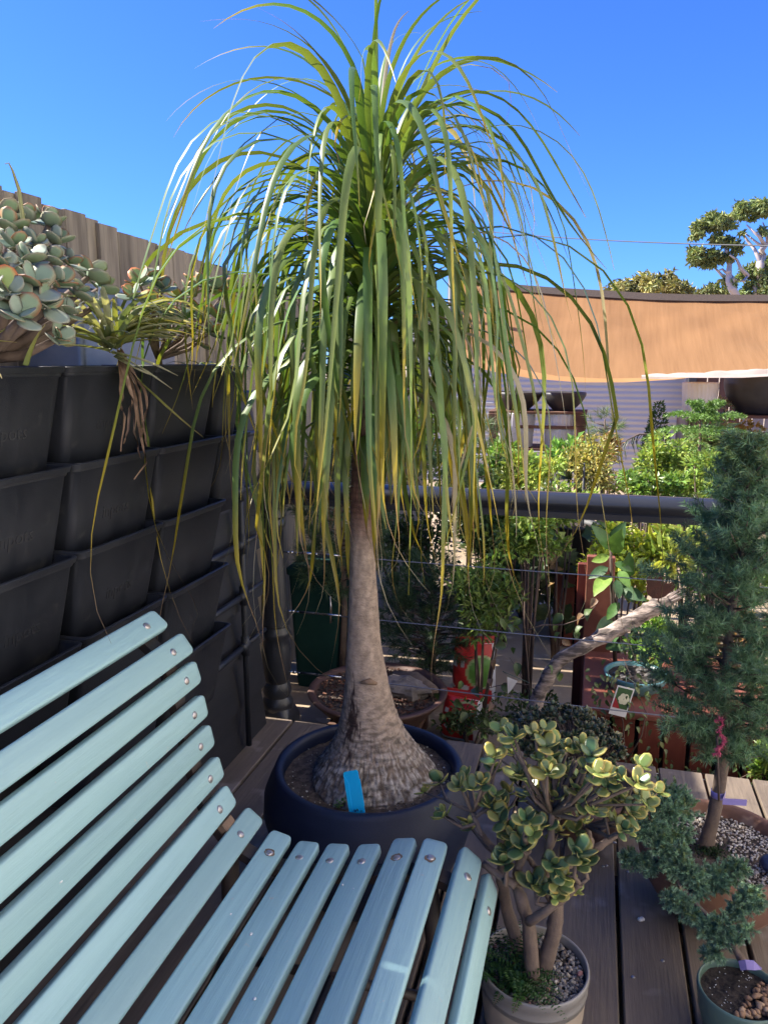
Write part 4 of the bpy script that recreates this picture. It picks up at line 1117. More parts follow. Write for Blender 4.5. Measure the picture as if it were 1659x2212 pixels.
# ------------------------------------------------------------------ juniper in a small celadon pot
CC_ = np.array([.366, 1.580]); 
cpot = thing('celadon_pot', 'small celadon green pot with dark soil and brown pebbles', 'pot', (CC_[0], CC_[1], 0))
mesh('body', lathe([(0, .0), (.05, .0), (.056, .004), (.071, .03), (.081, .065), (.0862, .10), (.0878, .118), (.0868, .123), (.084, .124), (.0815, .121), (.080, .112), (.079, .10)], 52, (CC_[0], CC_[1], 0)), M['celadon'], cpot)
soil_disc(CC_, .080, .108, .003, sc=90, parent=cpot, m=M['darksoil'])
for i in range(64):
    for _ in range(30):
        a, q_ = U(0, 6.28), .073 * math.sqrt(U(0, 1)); x_, y_ = q_ * math.cos(a), q_ * math.sin(a)
        if x_ * .85 - y_ * .5 > .018: break
    pv, pf = pebble_mesh('', U(.0062, .0095), None, i, sq=(1.15, .8, .65), jit=.1)
    rm = np.array(Matrix.Rotation(U(0, 6.28), 3, 'Z') @ Matrix.Rotation(U(-.5, .5), 3, 'X'))
    cc = np.array(rng.choice([(.40, .24, .13), (.34, .19, .10), (.46, .30, .18), (.28, .16, .09)]))
    mesh('pebble', (pv @ rm.T + np.array([CC_[0] + x_, CC_[1] + y_, .111 + U(0, .009)]), pf), M['stones'], cpot, col=np.tile(cc, (12, 1)))
gravel(CC_, .072, .109, 60, .0008, .0017, [(.8, .8, .78)], cpot, name='perlite', keep=lambda a, b: (a - CC_[0]) * .85 - (b - CC_[1]) * .5 < .012)
jb = np.array(onZ(1612, 2090, .110))
jun = thing('juniper', 'trailing blue green juniper arching up from the celadon pot', 'juniper', tuple(jb))
Z3 = lambda a, b: ((1600 + a * .2915) / 1.173, (1950 + b * .2915) / 1.173)
jpath = [jb, *[np.array(onY(*Z3(a, b), yy)) for a, b, yy in ((950, 1650, 1.585), (880, 1520, 1.60), (690, 1310, 1.63), (560, 1180, 1.66), (440, 1040, 1.69), (350, 900, 1.72), (300, 780, 1.75), (300, 600, 1.80), (330, 450, 1.83))]]
mesh('stem', tube(jpath, [.0085, .008, .0075, .0075, .007, .006, .006, .005, .004, .003], 9, rough=.08), M['sbark'], jun)
clumps = [(150, 330, 90, 1.80), (250, 250, 110, 1.84), (380, 260, 110, 1.85), (450, 350, 100, 1.84), (330, 380, 90, 1.80), (180, 480, 90, 1.77), (90, 560, 50, 1.75), (230, 600, 100, 1.76), (330, 560, 90, 1.79), (430, 590, 60, 1.80), (300, 720, 90, 1.74), (400, 760, 90, 1.74), (440, 870, 80, 1.72), (530, 940, 80, 1.71), (570, 1040, 60, 1.70), (350, 850, 60, 1.72),
          (680, 960, 90, 1.75), (760, 930, 80, 1.76), (860, 900, 80, 1.78), (760, 1000, 50, 1.75), (940, 860, 50, 1.78), (380, 1140, 60, 1.66), (450, 1190, 60, 1.65), (530, 1270, 40, 1.64), (340, 1130, 40, 1.66),
          (930, 1190, 55, 1.66), (1000, 1130, 60, 1.67), (1050, 1080, 40, 1.68), (1080, 1160, 40, 1.67), (900, 1250, 30, 1.65), (700, 1380, 70, 1.62), (800, 1360, 70, 1.62), (620, 1360, 50, 1.62), (760, 1470, 60, 1.61), (860, 1450, 50, 1.61), (720, 1590, 35, 1.60), (670, 1600, 25, 1.6), (30, 790, 50, 1.76), (110, 820, 55, 1.75), (-40, 770, 40, 1.76), (170, 850, 35, 1.74), (1000, 1390, 20, 1.62)]
jtw, jtw2, jb_ = [], [], []
for a, b, r, yy in clumps:
    c_ = np.array(onY(*Z3(a, b), yy)); rr = r * .2915 / 1.173 * (yy * 1.08) / F
    near = min(jpath, key=lambda q_: np.linalg.norm(q_ - c_))
    jb_.append(tube([near, near * .5 + c_ * .5 + np.array([0, 0, -.004]), c_], [.003, .0022, .0012], 5))
    for k in range(int(22 + r * .85)):
        d = unit(NR.normal(size=3) + np.array([-.1, -.35, .45])); o_ = c_ + d * rr * U(.15, 1.15)
        p1 = o_ + unit(d + NR.normal(size=3) * .5) * U(.010, .020)
        (jtw2 if (rng.random() < .2 and d[2] > .25) else jtw).append([o_, (o_ + p1) / 2, p1])
mesh('branches', join(jb_), M['sbark'], jun, kind='stuff')
Vc, Fc, Cc = brush(jtw, 36, .0078, .0024, .85, (.22, .35, .225), .4, tip=(.38, .52, .34))
mesh('foliage', (Vc, Fc), M['needle'], jun, col=Cc, kind='stuff', smooth=False)
Vc, Fc, Cc = brush(jtw2, 38, .0062, .0018, .75, (.22, .29, .12), .2, tip=(.36, .38, .16))  # yellower upper twigs: young shoots, with sunlit spots painted in
mesh('yellow_growth', (Vc, Fc), M['needle'], jun, col=Cc, kind='stuff', smooth=False)
# its lilac tag
tq = [np.array(onY(*Z3(a, b), yy)) for a, b, yy in ((925, 1665, 1.570), (985, 1655, 1.560), (1060, 1662, 1.565), (1130, 1730, 1.58))]
lo = [np.array(onY(*Z3(a, b), yy)) for a, b, yy in ((945, 1748, 1.572), (1000, 1740, 1.562), (1060, 1745, 1.566), (1125, 1740, 1.581))]
V = []
for h_, l_ in zip(tq, lo):
    for dy in (0, .001): V += [h_ + [0, dy, 0], l_ + [0, dy, 0]]
Fs = []
for i in range(3):
    a = i * 4; Fs += [(a, a + 1, a + 5, a + 4), (a + 2, a + 6, a + 7, a + 3), (a, a + 4, a + 6, a + 2), (a + 1, a + 3, a + 7, a + 5)]
Fs += [(0, 2, 3, 1), (12, 13, 15, 14)]
tag(mesh('stem_tag', (V, Fs), M['lilac'], loc=tq[0], smooth=False), 'folded lilac tag tied to the juniper stem', 'tag')

# ------------------------------------------------------------------ succulents and airplants in the top row of wall pots
def succulent(name, label, base, tipz, rosn, lm, sc, stemr, stemm, spread=1.0, low=False):
    t = thing(name, label, 'succulent', tuple(base))
    fork = np.array(base) + np.array([0, 0, .05])
    mesh('stem', tube([np.array(base) - [0, 0, .012], (np.array(base) + fork) / 2 + [.004, 0, 0], fork], [stemr * 1.3, stemr * 1.1, stemr], 9, rough=.06), stemm, t)
    for p in tipz:
        p = np.array(p); m_ = fork * .45 + p * .55 + np.array([U(-.01, .01), U(-.01, .01), -.02 * spread])
        mesh('stem', tube([fork - [0, 0, .015], m_, p], [stemr * .75, stemr * .6, stemr * .35], 7), stemm, t)
        ax = unit(p - fork) * .7 + np.array([.15, -.15, .55])
        rosette(p, ax, lm, t, rosn, sc * U(.85, 1.15), open0=1.25, step=.30)
        if low: rosette(m_ * .55 + p * .45, ax, lm, t, 1, sc * U(.8, 1.0), open0=1.35, step=.30)
    return t
SL = [fat_leaf('paddle_leaf', .046, .042, .006, bc, rc, M['succ'], cup=.10, neck=.30) for bc, rc in (((.27, .36, .25), (.34, .27, .19)), ((.30, .39, .29), (.34, .32, .24)), ((.25, .35, .22), (.40, .19, .11)), ((.33, .40, .32), (.35, .34, .27)))]
SR = [fat_leaf('paddle_leaf', .046, .042, .006, (.34, .45, .16), (.58, .15, .07), M['succ'], cup=.10, neck=.30), fat_leaf('paddle_leaf', .046, .042, .006, (.38, .43, .15), (.58, .2, .08), M['succ'], cup=.10, neck=.30)]
bA = np.array([-1.13, 1.235, 1.42])
tA = [np.array(onX(u_, v_, xx)) for u_, v_, xx in ((20, 500, -1.13), (60, 480, -1.16), (105, 490, -1.12), (30, 540, -1.07), (75, 535, -1.08), (120, 530, -1.10), (10, 590, -1.03), (60, 575, -1.02), (110, 570, -1.05), (150, 575, -1.08), (190, 600, -1.08), (215, 625, -1.10), (20, 640, -.99), (70, 625, -.98), (120, 620, -1.01), (165, 640, -1.03), (40, 690, -.97), (95, 670, -.97), (140, 680, -1.0), (200, 665, -1.06), (-25, 560, -1.05), (-30, 640, -1.02), (120, 735, -.99), (10, 470, -1.18))]
big_s = succulent('paddle_succulent', 'large grey green paddle leaf succulent spilling over its wall pot', bA, tA, 3, SL, 1.0, .017, M['jadebark'])
for u_, v_, xx, k in ((25, 625, -.985, 0),):
    p = np.array(onX(u_, v_, xx)); inst('leaf', SR[k], big_s, Matrix.Translation(p.tolist()) @ basis((U(-.4, .4), -.2, 1), (.5, -1, .5)) @ Matrix.Scale(.9, 4))
mesh('flower_stalk', tube([np.array(onX(u_, v_, -1.12)) for u_, v_ in ((55, 560), (50, 470), (42, 410), (28, 368), (20, 352), (12, 354))], [.004, .0042, .004, .0022, .0012, .0008], 7), M['airplant'], big_s, col=np.tile([.36, .36, .16], (42, 1)))
bC = np.array([-1.13, 1.86, 1.42])
tC = [np.array(onX(u_, v_, xx)) for u_, v_, xx in ((288, 645, -1.10), (305, 618, -1.13), (330, 608, -1.13), (350, 632, -1.10), (385, 645, -1.10), (412, 640, -1.11), (428, 618, -1.14), (455, 628, -1.12), (480, 640, -1.10), (500, 628, -1.12), (395, 690, -1.06), (430, 692, -1.06), (470, 690, -1.06), (360, 690, -1.06), (450, 722, -1.05), (330, 665, -1.07))]
red_s = succulent('red_edged_succulent', 'low succulent with red rimmed yellow green leaves beside the airplant', bC, tC, 3, SR + SL[:3], 1.0, .008, M['jadebark'], low=True)

def blade(P, w0, cols, m, parent, name='leaf', cup=.25, tw=0.0, tipw=.08):
    P = np.asarray(P, dtype=float); n_ = len(P); T, A, B = frames(P)
    V, C = [], []
    for i in range(n_):
        f = i / (n_ - 1); wv = w0 * (1 - f ** 1.6 * (1 - tipw)); s_ = unit(np.cross(T[i], [0, 0, 1.0]) + 1e-6)
        nv = np.cross(s_, T[i]); a = tw * f; s_, nv = s_ * math.cos(a) + nv * math.sin(a), nv * math.cos(a) - s_ * math.sin(a)
        V += [P[i] - s_ * wv / 2 + nv * wv * cup, P[i], P[i] + s_ * wv / 2 + nv * wv * cup]
        k = f * (len(cols) - 1); j = min(int(k), len(cols) - 2); c_ = np.array(cols[j]) * (1 - k + j) + np.array(cols[j + 1]) * (k - j)
        C += [c_] * 3
    Fs = []
    for i in range(n_ - 1):
        a = i * 3; Fs += [(a, a + 1, a + 4, a + 3), (a + 1, a + 2, a + 5, a + 4)]
    return mesh(name, (V, Fs), m, parent, col=C)
bB = np.array(onX(243, 755, -1.075))
air = thing('airplant', 'spiky silver green airplant sprawling over the wall pot rim', 'airplant', tuple(bB))
silver = [(.36, .40, .22), (.55, .56, .40), (.74, .70, .58)]; yel_ = [(.20, .26, .08), (.34, .36, .10), (.55, .46, .22)]; dk = [(.10, .15, .07), (.2, .26, .14), (.34, .36, .24)]
for i in range(96):
    a = U(-.9, 3.6) if i % 3 else U(-.5, .9)            # towards +Y (0) and round to the front
    l = U(.18, .36); up_ = U(.25, 1.2)
    d = np.array([math.sin(a) * .55, math.cos(a), 0]); o_ = bB + np.array([U(-.02, .01), U(-.02, .02), U(0, .012)])
    pts = [o_ + d * l * s + np.array([0, 0, up_ * l * (s - .75 * s * s)]) for s in np.linspace(0, 1, 8)]
    blade(pts, U(.013, .019), rng.choice([silver, silver, yel_, dk]), M['airplant'], air, cup=.35, tw=U(-.6, .6))
for u0, v0, x0, wv, cs in (((245, 770), (290, 800), (340, 815), .016, 0), ((245, 765), (300, 770), (385, 812), .017, 0), ((250, 770), (330, 860), (440, 945), .013, 1), ((240, 760), (300, 790), (372, 840), .012, 0), ((235, 760), (200, 748), (120, 745), .018, 1)):
    pts = []
    for s in np.linspace(0, 1, 9):
        u_ = (1 - s) ** 2 * u0[0] + 2 * s * (1 - s) * v0[0] + s * s * x0[0]; v_ = (1 - s) ** 2 * u0[1] + 2 * s * (1 - s) * v0[1] + s * s * x0[1]
        pts.append(np.array(onX(u_, v_, -1.06 + .10 * math.sin(s * 2.2))))
    blade(pts, wv, silver if cs == 0 else yel_, M['airplant'], air, cup=.3, tw=.4)
for k, path in enumerate([[(258, 785), (262, 840), (265, 900), (262, 975)], [(268, 790), (290, 850), (300, 900), (315, 1000), (290, 1035)], [(264, 785), (285, 860), (280, 930), (268, 960)], [(272, 790), (300, 850), (308, 930), (318, 965)], [(275, 795), (310, 840), (318, 890), (305, 950)], [(262, 790), (292, 880), (296, 960), (303, 990)]]):
    pts = []
    for i in range(len(path) - 1):
        for f in (0, .33, .66): pts.append(np.array(onX(path[i][0] * (1 - f) + path[i + 1][0] * f + G(0, 1.5), path[i][1] * (1 - f) + path[i + 1][1] * f, -1.020 + .006 * k)))
    pts.append(np.array(onX(*path[-1], -1.022)))
    pts[0] = np.array(bB) + np.array([.012, .01, -.002]); pts[1] = pts[1] * .7 + pts[0] * .3
    blade(pts, .011, [(1, 1, 1), (.9, .85, .8), (1.2, 1.1, 1)], M['straw'], air, name='dry_leaf', cup=.5, tw=U(-2, 2), tipw=.3)
sk = [np.array(onX(u_, v_, -1.13)) for u_, v_ in ((232, 660), (245, 645), (290, 636), (330, 635), (345, 640))]
fs = thing('flower_stem', 'thin flower stem with tiny pale green star blooms in front of the fence', 'flower stem', tuple(np.array(onX(236, 760, -1.12))))
mesh('stem', tube([np.array(onX(238, 762, -1.11)), np.array(onX(228, 700, -1.125))] + sk, .0016, 6), M['airplant'], fs, col=np.tile([.40, .28, .12], (42, 1)))
for u_, v_ in ((281, 640), (325, 622), (335, 633), (350, 630), (352, 645), (348, 652)):
    c_ = np.array(onX(u_, v_, -1.13)); n_ = 9
    Vc, Fc, Cc = leafcloud(np.tile(c_, (n_, 1)), NR.normal(size=(n_, 3)), NR.normal(size=(n_, 3)), NR.uniform(.008, .016, n_), NR.uniform(.003, .005, n_), np.tile([.42, .46, .16], (n_, 1)))
    mesh('bloom', (Vc, Fc), M['airplant'], fs, col=Cc)
# grassy trailing plant in the short end pot
bD = np.array([-1.11, 2.13, 1.42])
gr = thing('trailing_grass', 'tufted trailing green plant spilling from the short end wall pot', 'plant', tuple(bD))
for i in range(46):
    a = U(0, 6.28); l = U(.05, .14); d = np.array([math.cos(a), math.sin(a), 0]); o_ = bD + np.array([U(-.05, .04), U(-.07, .06), 0]); up_ = U(.2, 1.3)
    pts = [o_ + d * l * s + np.array([0, 0, up_ * l * (s - 1.1 * s * s)]) for s in np.linspace(0, 1, 7)]
    blade(pts, U(.005, .010), rng.choice([dk, yel_, silver, dk]), M['airplant'], gr, cup=.3)
lf_ = np.array(onX(-5, 740, -1.0))
lfp = thing('strap_plant', 'pale green strap leaves poking out below the paddle succulent', 'plant', tuple(np.array([-1.08, 1.09, 1.42])))
for (u0, v0), (u1, v1), (u2, v2) in (((-60, 760), (0, 720), (48, 690)), ((-60, 740), (-20, 735), (38, 740)), ((-50, 790), (-10, 790), (5, 818)), ((60, 790), (75, 735), (100, 700))):
    pts = [np.array(onX((1 - s) ** 2 * u0 + 2 * s * (1 - s) * u1 + s * s * u2, (1 - s) ** 2 * v0 + 2 * s * (1 - s) * v1 + s * s * v2, -1.04 + .05 * s)) for s in np.linspace(0, 1, 8)]
    blade(pts, .014, yel_, M['airplant'], lfp, cup=.3)
# ------------------------------------------------------------------ plants beyond the railing
def shrub(name, label, cat, u, v, y, wpx, hpx, leaf, col, n, clumps=14, aspect=.5, base=None, colv=.35, m='leafy', up=.4, depth=.8, stems=5, stuff_name='foliage', dropm=None, hollow=.5):
    c = np.array(onY(u, v, y)); sc = y / math.cos(YAW) / F * 1.02
    rx_, rz_ = wpx / 2 * sc, hpx / 2 * sc
    b = np.array([c[0], c[1], GZ]) if base is None else np.array(base, dtype=float)
    t = thing(name, label, cat, tuple(b))
    cc, cr_ = [], []
    for k in range(clumps):
        d = unit(NR.normal(size=3)) * NR.random() ** .4
        cc.append(c + d * np.array([rx_, rx_ * depth, rz_]) * .78); cr_.append(np.array([rx_, rx_ * depth, rz_]) * NR.uniform(.26, .46) * np.array([1, 1, rx_ / rz_ if rz_ > rx_ else 1]))
    P, D, K = cloud_pts(cc, np.array(cr_), n, hollow)
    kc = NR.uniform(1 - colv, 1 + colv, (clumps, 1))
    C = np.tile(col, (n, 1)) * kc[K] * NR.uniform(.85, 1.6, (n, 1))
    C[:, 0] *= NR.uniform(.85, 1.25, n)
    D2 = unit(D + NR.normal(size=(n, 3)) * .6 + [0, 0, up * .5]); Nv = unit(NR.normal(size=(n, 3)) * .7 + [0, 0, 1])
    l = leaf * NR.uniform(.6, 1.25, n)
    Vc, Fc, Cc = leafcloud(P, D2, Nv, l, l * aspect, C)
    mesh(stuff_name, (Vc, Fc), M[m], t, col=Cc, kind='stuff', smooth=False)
    for k in range(min(stems, clumps)):
        mesh('stem', tube([b + np.array([U(-.02, .02), U(-.02, .02), -.005]), b * .45 + cc[k] * .55 + np.array([0, 0, -.05]), cc[k]], [.012, .007, .003], 6), M['branch'], t)
    return t
def pine(name, label, u, v, y, wpx, hpx, nlen, col, tufts, per=46, base=None, tip=None, cat='pine'):
    c = np.array(onY(u, v, y)); sc = y / math.cos(YAW) / F * 1.02
    rx_, rz_ = wpx / 2 * sc, hpx / 2 * sc
    b = np.array([c[0], c[1], GZ]) if base is None else np.array(base, dtype=float)
    t = thing(name, label, cat, tuple(b))
    mesh('trunk', tube([b - [0, 0, .01], b * .5 + c * .5 + [.02, 0, 0], c + [0, 0, rz_ * .8]], [.022, .016, .005], 8, rough=.05), M['sbark'], t)
    tw_, br_ = [], []
    for k in range(tufts):
        d = unit(NR.normal(size=3)) * (.45 + .55 * NR.random() ** .5)
        p = c + d * np.array([rx_, rx_ * .8, rz_]); q_ = p + unit(d + np.array([0, 0, .5]) + NR.normal(size=3) * .3) * nlen * 1.1
        tw_.append([p, (p + q_) / 2, q_])
        if k % 3 == 0: br_.append(tube([np.array([c[0], c[1], p[2] - rx_ * .25]), p], [.005, .002], 5))
    mesh('branches', join(br_), M['sbark'], t, kind='stuff')
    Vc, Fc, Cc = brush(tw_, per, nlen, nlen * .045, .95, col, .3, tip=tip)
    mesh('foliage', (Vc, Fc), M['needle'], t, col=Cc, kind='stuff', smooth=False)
    return t
def broad_mesh(name, L, Wd, col, rim, bend=.25, fold=.18, n=7, lobes=0, m='glossleaf'):
    V, C = [], []
    for i in range(n):
        f = i / (n - 1); wv = Wd * .5 * max(.03, math.sin(math.pi * f ** .8) ** .8)
        if lobes and i % 2: wv *= .62
        zc = -bend * L * f * f
        for s in (-1, 0, 1):
            V.append((L * f * (1 - .1 * bend * f) + (L * .05 if s else 0) * (1 - f), s * wv, zc + abs(s) * fold * wv * 1.2 + (.012 * L * (-1) ** i if s else 0))); C.append(np.array(col) * (1.3 if s == 0 else (.86 if i % 2 else 1.08)) if f < .95 else rim)
    Fs = []
    for i in range(n - 1):
        a = i * 3; Fs += [(a, a + 3, a + 4, a + 1), (a + 1, a + 4, a + 5, a + 2)]
    return rawmesh(name, V, Fs, M[m], C)

# terracotta pot with a dark jade bush
DJ = np.array([.035, 2.30])
djp = thing('clay_pot', 'dark red clay pot behind the jade plant', 'pot', (DJ[0], DJ[1], 0))
mesh('body', lathe([(0, 0), (.10, 0), (.108, .006), (.145, .115), (.150, .118), (.172, .120), (.176, .126), (.176, .150), (.170, .155), (.158, .154), (.154, .13)], 48, (DJ[0], DJ[1], 0)), M['terra'], djp)
soil_disc(DJ, .156, .136, .004, parent=djp, m=M['darksoil'])
dj = thing('dark_jade_bush', 'dense dark green small leaved jade bush in the clay pot', 'jade bush', (DJ[0], DJ[1], .135))
tplt = fat_leaf('tmp', .020, .014, .004, (.055, .095, .050), (.16, .13, .06), M['darkjade'], na=5, nr=5)
mats, cl_, tw_ = [], [], []
cj = np.array(onY(1215, 1592, DJ[1])); 
for k in range(190):
    d = unit(NR.normal(size=3)); d[2] = abs(d[2]) * .9 - .25
    p = cj + d * np.array([.185, .16, .125]) * (.55 + .45 * NR.random() ** .5)
    tw_.append(tube([np.array([DJ[0], DJ[1], .2]) * .5 + p * .5 - [0, 0, .03], p], [.004, .002], 5))
    ax = unit(d + [0, -.2, .8]); e1 = unit(np.cross(ax, NR.normal(size=3))); e2 = np.cross(ax, e1)
    for j in range(7):
        an = j * 1.57 + (j // 2) * .8; el = 1.2 - .28 * (j // 2)
        dd = ax * math.cos(el) + (e1 * math.cos(an) + e2 * math.sin(an)) * math.sin(el)
        mats.append(Matrix.Translation(p.tolist()) @ basis(dd, ax, U(-.3, .3)) @ Matrix.Scale(U(.75, 1.25), 4)); cl_.append(np.array([1, 1, 1]) * U(.6, 1.45) * np.array([U(.9, 1.2), 1, 1]))
Vc, Fc, Cc = scatter_mesh(tplt, mats, cl_)
mesh('foliage', (Vc, Fc), M['darkjade'], dj, col=Cc, kind='stuff')
mesh('twigs', join(tw_), M['jadebark'], dj, kind='stuff')
for k in range(5):
    a = k * 1.3; e_ = cj + np.array([.09 * math.cos(a), .08 * math.sin(a), .02])
    mesh('stem', tube([(DJ[0] + .03 * math.cos(a), DJ[1] + .03 * math.sin(a), .13), np.array([DJ[0] + .05 * math.cos(a), DJ[1] + .05 * math.sin(a), .25]), e_], [.013, .010, .006], 8), M['jadebark'], dj)

# brown bonsai bowl on a stand outside the railing
BB = np.array([-.905, 3.22])
bbw = thing('bonsai_bowl', 'wide brown ceramic bonsai bowl with bark chips and rock behind the palm', 'bowl', (BB[0], BB[1], -.19))
mesh('body', lathe([(0, -.19), (.18, -.19), (.2, -.18), (.29, -.085), (.318, -.055), (.324, -.046), (.318, -.04), (.295, -.042), (.285, -.055), (.27, -.09)], 56, (BB[0], BB[1], 0)), M['brownbowl'], bbw)
soil_disc(BB, .288, -.062, .006, parent=bbw)
L_ = []
for k in range(900):
    a, r = U(0, 6.28), .275 * math.sqrt(U(0, 1)); V_, F_ = box((0, 0, 0), (U(.006, .02), U(.004, .008), U(.002, .005)))
    rm = np.array(Matrix.Rotation(U(0, 6.28), 3, 'Z') @ Matrix.Rotation(U(-.6, .6), 3, 'X') @ Matrix.Rotation(U(-.6, .6), 3, 'Y'))
    L_.append((V_ @ rm.T + np.array([BB[0] + r * math.cos(a), BB[1] + r * math.sin(a), -.056 + U(0, .012)]), F_, np.array(rng.choice([(.12, .045, .025), (.08, .035, .02), (.17, .075, .045), (.05, .025, .018)])) * U(.8, 1.3)))
Vc, Fc, Cc = joinc(L_); mesh('bark_chips', (Vc, Fc), M['barkchip'], bbw, col=Cc, kind='stuff', smooth=False)
stn = thing('plant_stand', 'low dark timber stand under the brown bonsai bowl', 'stand', (BB[0], BB[1], GZ))
mesh('top', box((BB[0], BB[1], -.202), (.42, .42, .022), .003), M['roughwood'], stn, smooth=False)
for sx in (-1, 1):
    for sy in (-1, 1): mesh('leg', box((BB[0] + sx * .18, BB[1] + sy * .18, -.256), (.04, .04, .09), .003), M['roughwood'], stn, smooth=False)
def rock_mesh(c, s, seed, n=18):
    V, Fs = lathe([(0, -1)] + [(math.sin(a), -math.cos(a)) for a in np.linspace(.2, 2.94, n)] + [(0, 1)], 26)
    return np.array([v * np.array(s) * (1 + .28 * nz(v + seed, 1.6) + .16 * nz(v + seed, 4.5) + .07 * nz(v + seed, 11)) for v in V]) + np.array(c), Fs
tag(mesh('rock', rock_mesh((BB[0] + .13, BB[1] + .02, -.035), (.125, .085, .05), 3), M['rock'], loc=(BB[0] + .13, BB[1], -.05), sharp=25), 'rough grey flaky rock lying in the brown bonsai bowl', 'rock')
tag(mesh('log', tube([np.array([BB[0] + .05, BB[1] + .10, -.02]), np.array([BB[0] + .16, BB[1] + .08, -.015]), np.array([BB[0] + .27, BB[1] + .0, -.025])], [.03, .035, .024], 10, rough=.18), M['sbark'], loc=(BB[0] + .16, BB[1] + .08, -.05)), 'short piece of dark bark resting on the grey rock', 'log')
# green bin
gb = np.array(onY(695, 1440, 3.75)); gbx = float(gb[0])
gbn = thing('green_bin', 'dark green plastic bin standing behind the turned post', 'bin', (gbx, 3.8, GZ))
mesh('body', loft([rrect(gbx - .13, gbx + .11, 3.70, 3.95, .03, GZ), rrect(gbx - .155, gbx + .135, 3.67, 3.97, .03, .33), rrect(gbx - .165, gbx + .145, 3.66, 3.98, .03, .34), rrect(gbx - .165, gbx + .145, 3.66, 3.98, .03, .37), rrect(gbx - .15, gbx + .13, 3.675, 3.965, .03, .385)]), M['greenplastic'], gbn, sharp=40)
mesh('handle', tube([(gbx + .10, 3.65, .25), (gbx + .10, 3.625, .25), (gbx + .105, 3.62, .18), (gbx + .10, 3.625, .11), (gbx + .10, 3.66, .11)], .006, 8), M['steel'], gbn)

# fertiliser bags
def bag(name, label, c, s, rz, seed, tilt):
    t = thing(name, label, 'bag', (c[0], c[1], GZ))
    n_, k_ = 64, 90
    V, C = [], []
    for i in range(n_):
        f = i / (n_ - 1)
        w_ = s[0] * (.90 + .1 * math.sin(math.pi * f)) * (1 if .03 < f < .97 else .97); d_ = s[1] * (math.sin(math.pi * min(1, max(0, .04 + f * .92))) ** .55)
        for j in range(k_):
            a = 2 * math.pi * j / k_; ca, sa = math.cos(a), math.sin(a)
            x_ = w_ / 2 * math.copysign(abs(ca) ** .6, ca); y_ = d_ / 2 * math.copysign(abs(sa) ** .8, sa); z_ = s[2] * f
            w2 = .020 * nz((x_ * 9 + seed, y_ * 9, z_ * 9)) + .008 * nz((x_ * 28 + seed, y_ * 28, z_ * 28))
            V.append((x_ * (1 + w2 * 1.5), y_ * (1 + w2 * 5) + tilt * z_ + w2 * .8, z_))
            red, grn, wht = (.62, .035, .03), ((.14, .34, .06) if seed < 3 else (.55, .03, .03)), (.74, .72, .70)
            g_ = math.hypot(x_ - s[0] * .16, z_ - s[2] * .60)
            cc = red if z_ > s[2] * .08 else wht
            if g_ < s[0] * .33: cc = grn
            if s[0] * .33 < g_ < s[0] * .38: cc = (.4, .5, .2)
            if x_ > s[0] * .40: cc = wht
            if abs(z_ - s[2] * .36) < s[2] * .02 + .01 * math.sin(x_ * 90): cc = wht
            if x_ < -s[0] * .2 and abs(z_ - s[2] * .72) < s[2] * .045 and math.sin(x_ * 170) > -.1: cc = wht
            C.append(cc)
    Fs = []
    for i in range(n_ - 1):
        for j in range(k_): Fs.append((i * k_ + j, i * k_ + (j + 1) % k_, (i + 1) * k_ + (j + 1) % k_, (i + 1) * k_ + j))
    Fs += [tuple(range(k_ - 1, -1, -1)), tuple((n_ - 1) * k_ + j for j in range(k_))]
    rm = np.array(Matrix.Rotation(rz, 3, 'Z')); V = np.array(V) @ rm.T + np.array([c[0], c[1], GZ])
    body = mesh('sack', (V, Fs), M['bag'], t, col=C)
    e = (np.array([[-s[0] * .47, tilt * s[2] - .004, s[2] * .985], [s[0] * .47, tilt * s[2] - .004, s[2] * .985], [s[0] * .46, tilt * s[2] + .006, s[2] + .035], [-s[0] * .46, tilt * s[2] + .004, s[2] + .03]]) @ rm.T) + np.array([c[0], c[1], GZ])
    e2 = e + np.array([0, .004, 0])
    mesh('seam', (np.vstack([e, e2]), [(0, 1, 2, 3), (7, 6, 5, 4), (0, 4, 5, 1), (1, 5, 6, 2), (2, 6, 7, 3), (3, 7, 4, 0)]), M['bag'], t, col=np.tile([.62, .05, .04], (8, 1)), smooth=False)
g1 = onZ(1020, 1560, GZ); bag('fertiliser_bag', 'upright red and green printed fertiliser bag outside the railing', (float(g1[0]) - .02, float(g1[1]) + .18), (.22, .12, .33), .25, 1.0, .12)
g2 = onZ(985, 1590, GZ); bag('fertiliser_bag', 'slumped red fertiliser bag leaning in front of the taller printed bag', (float(g2[0]) + .02, float(g2[1]) - .02), (.19, .11, .19), -.2, 5.0, .25)

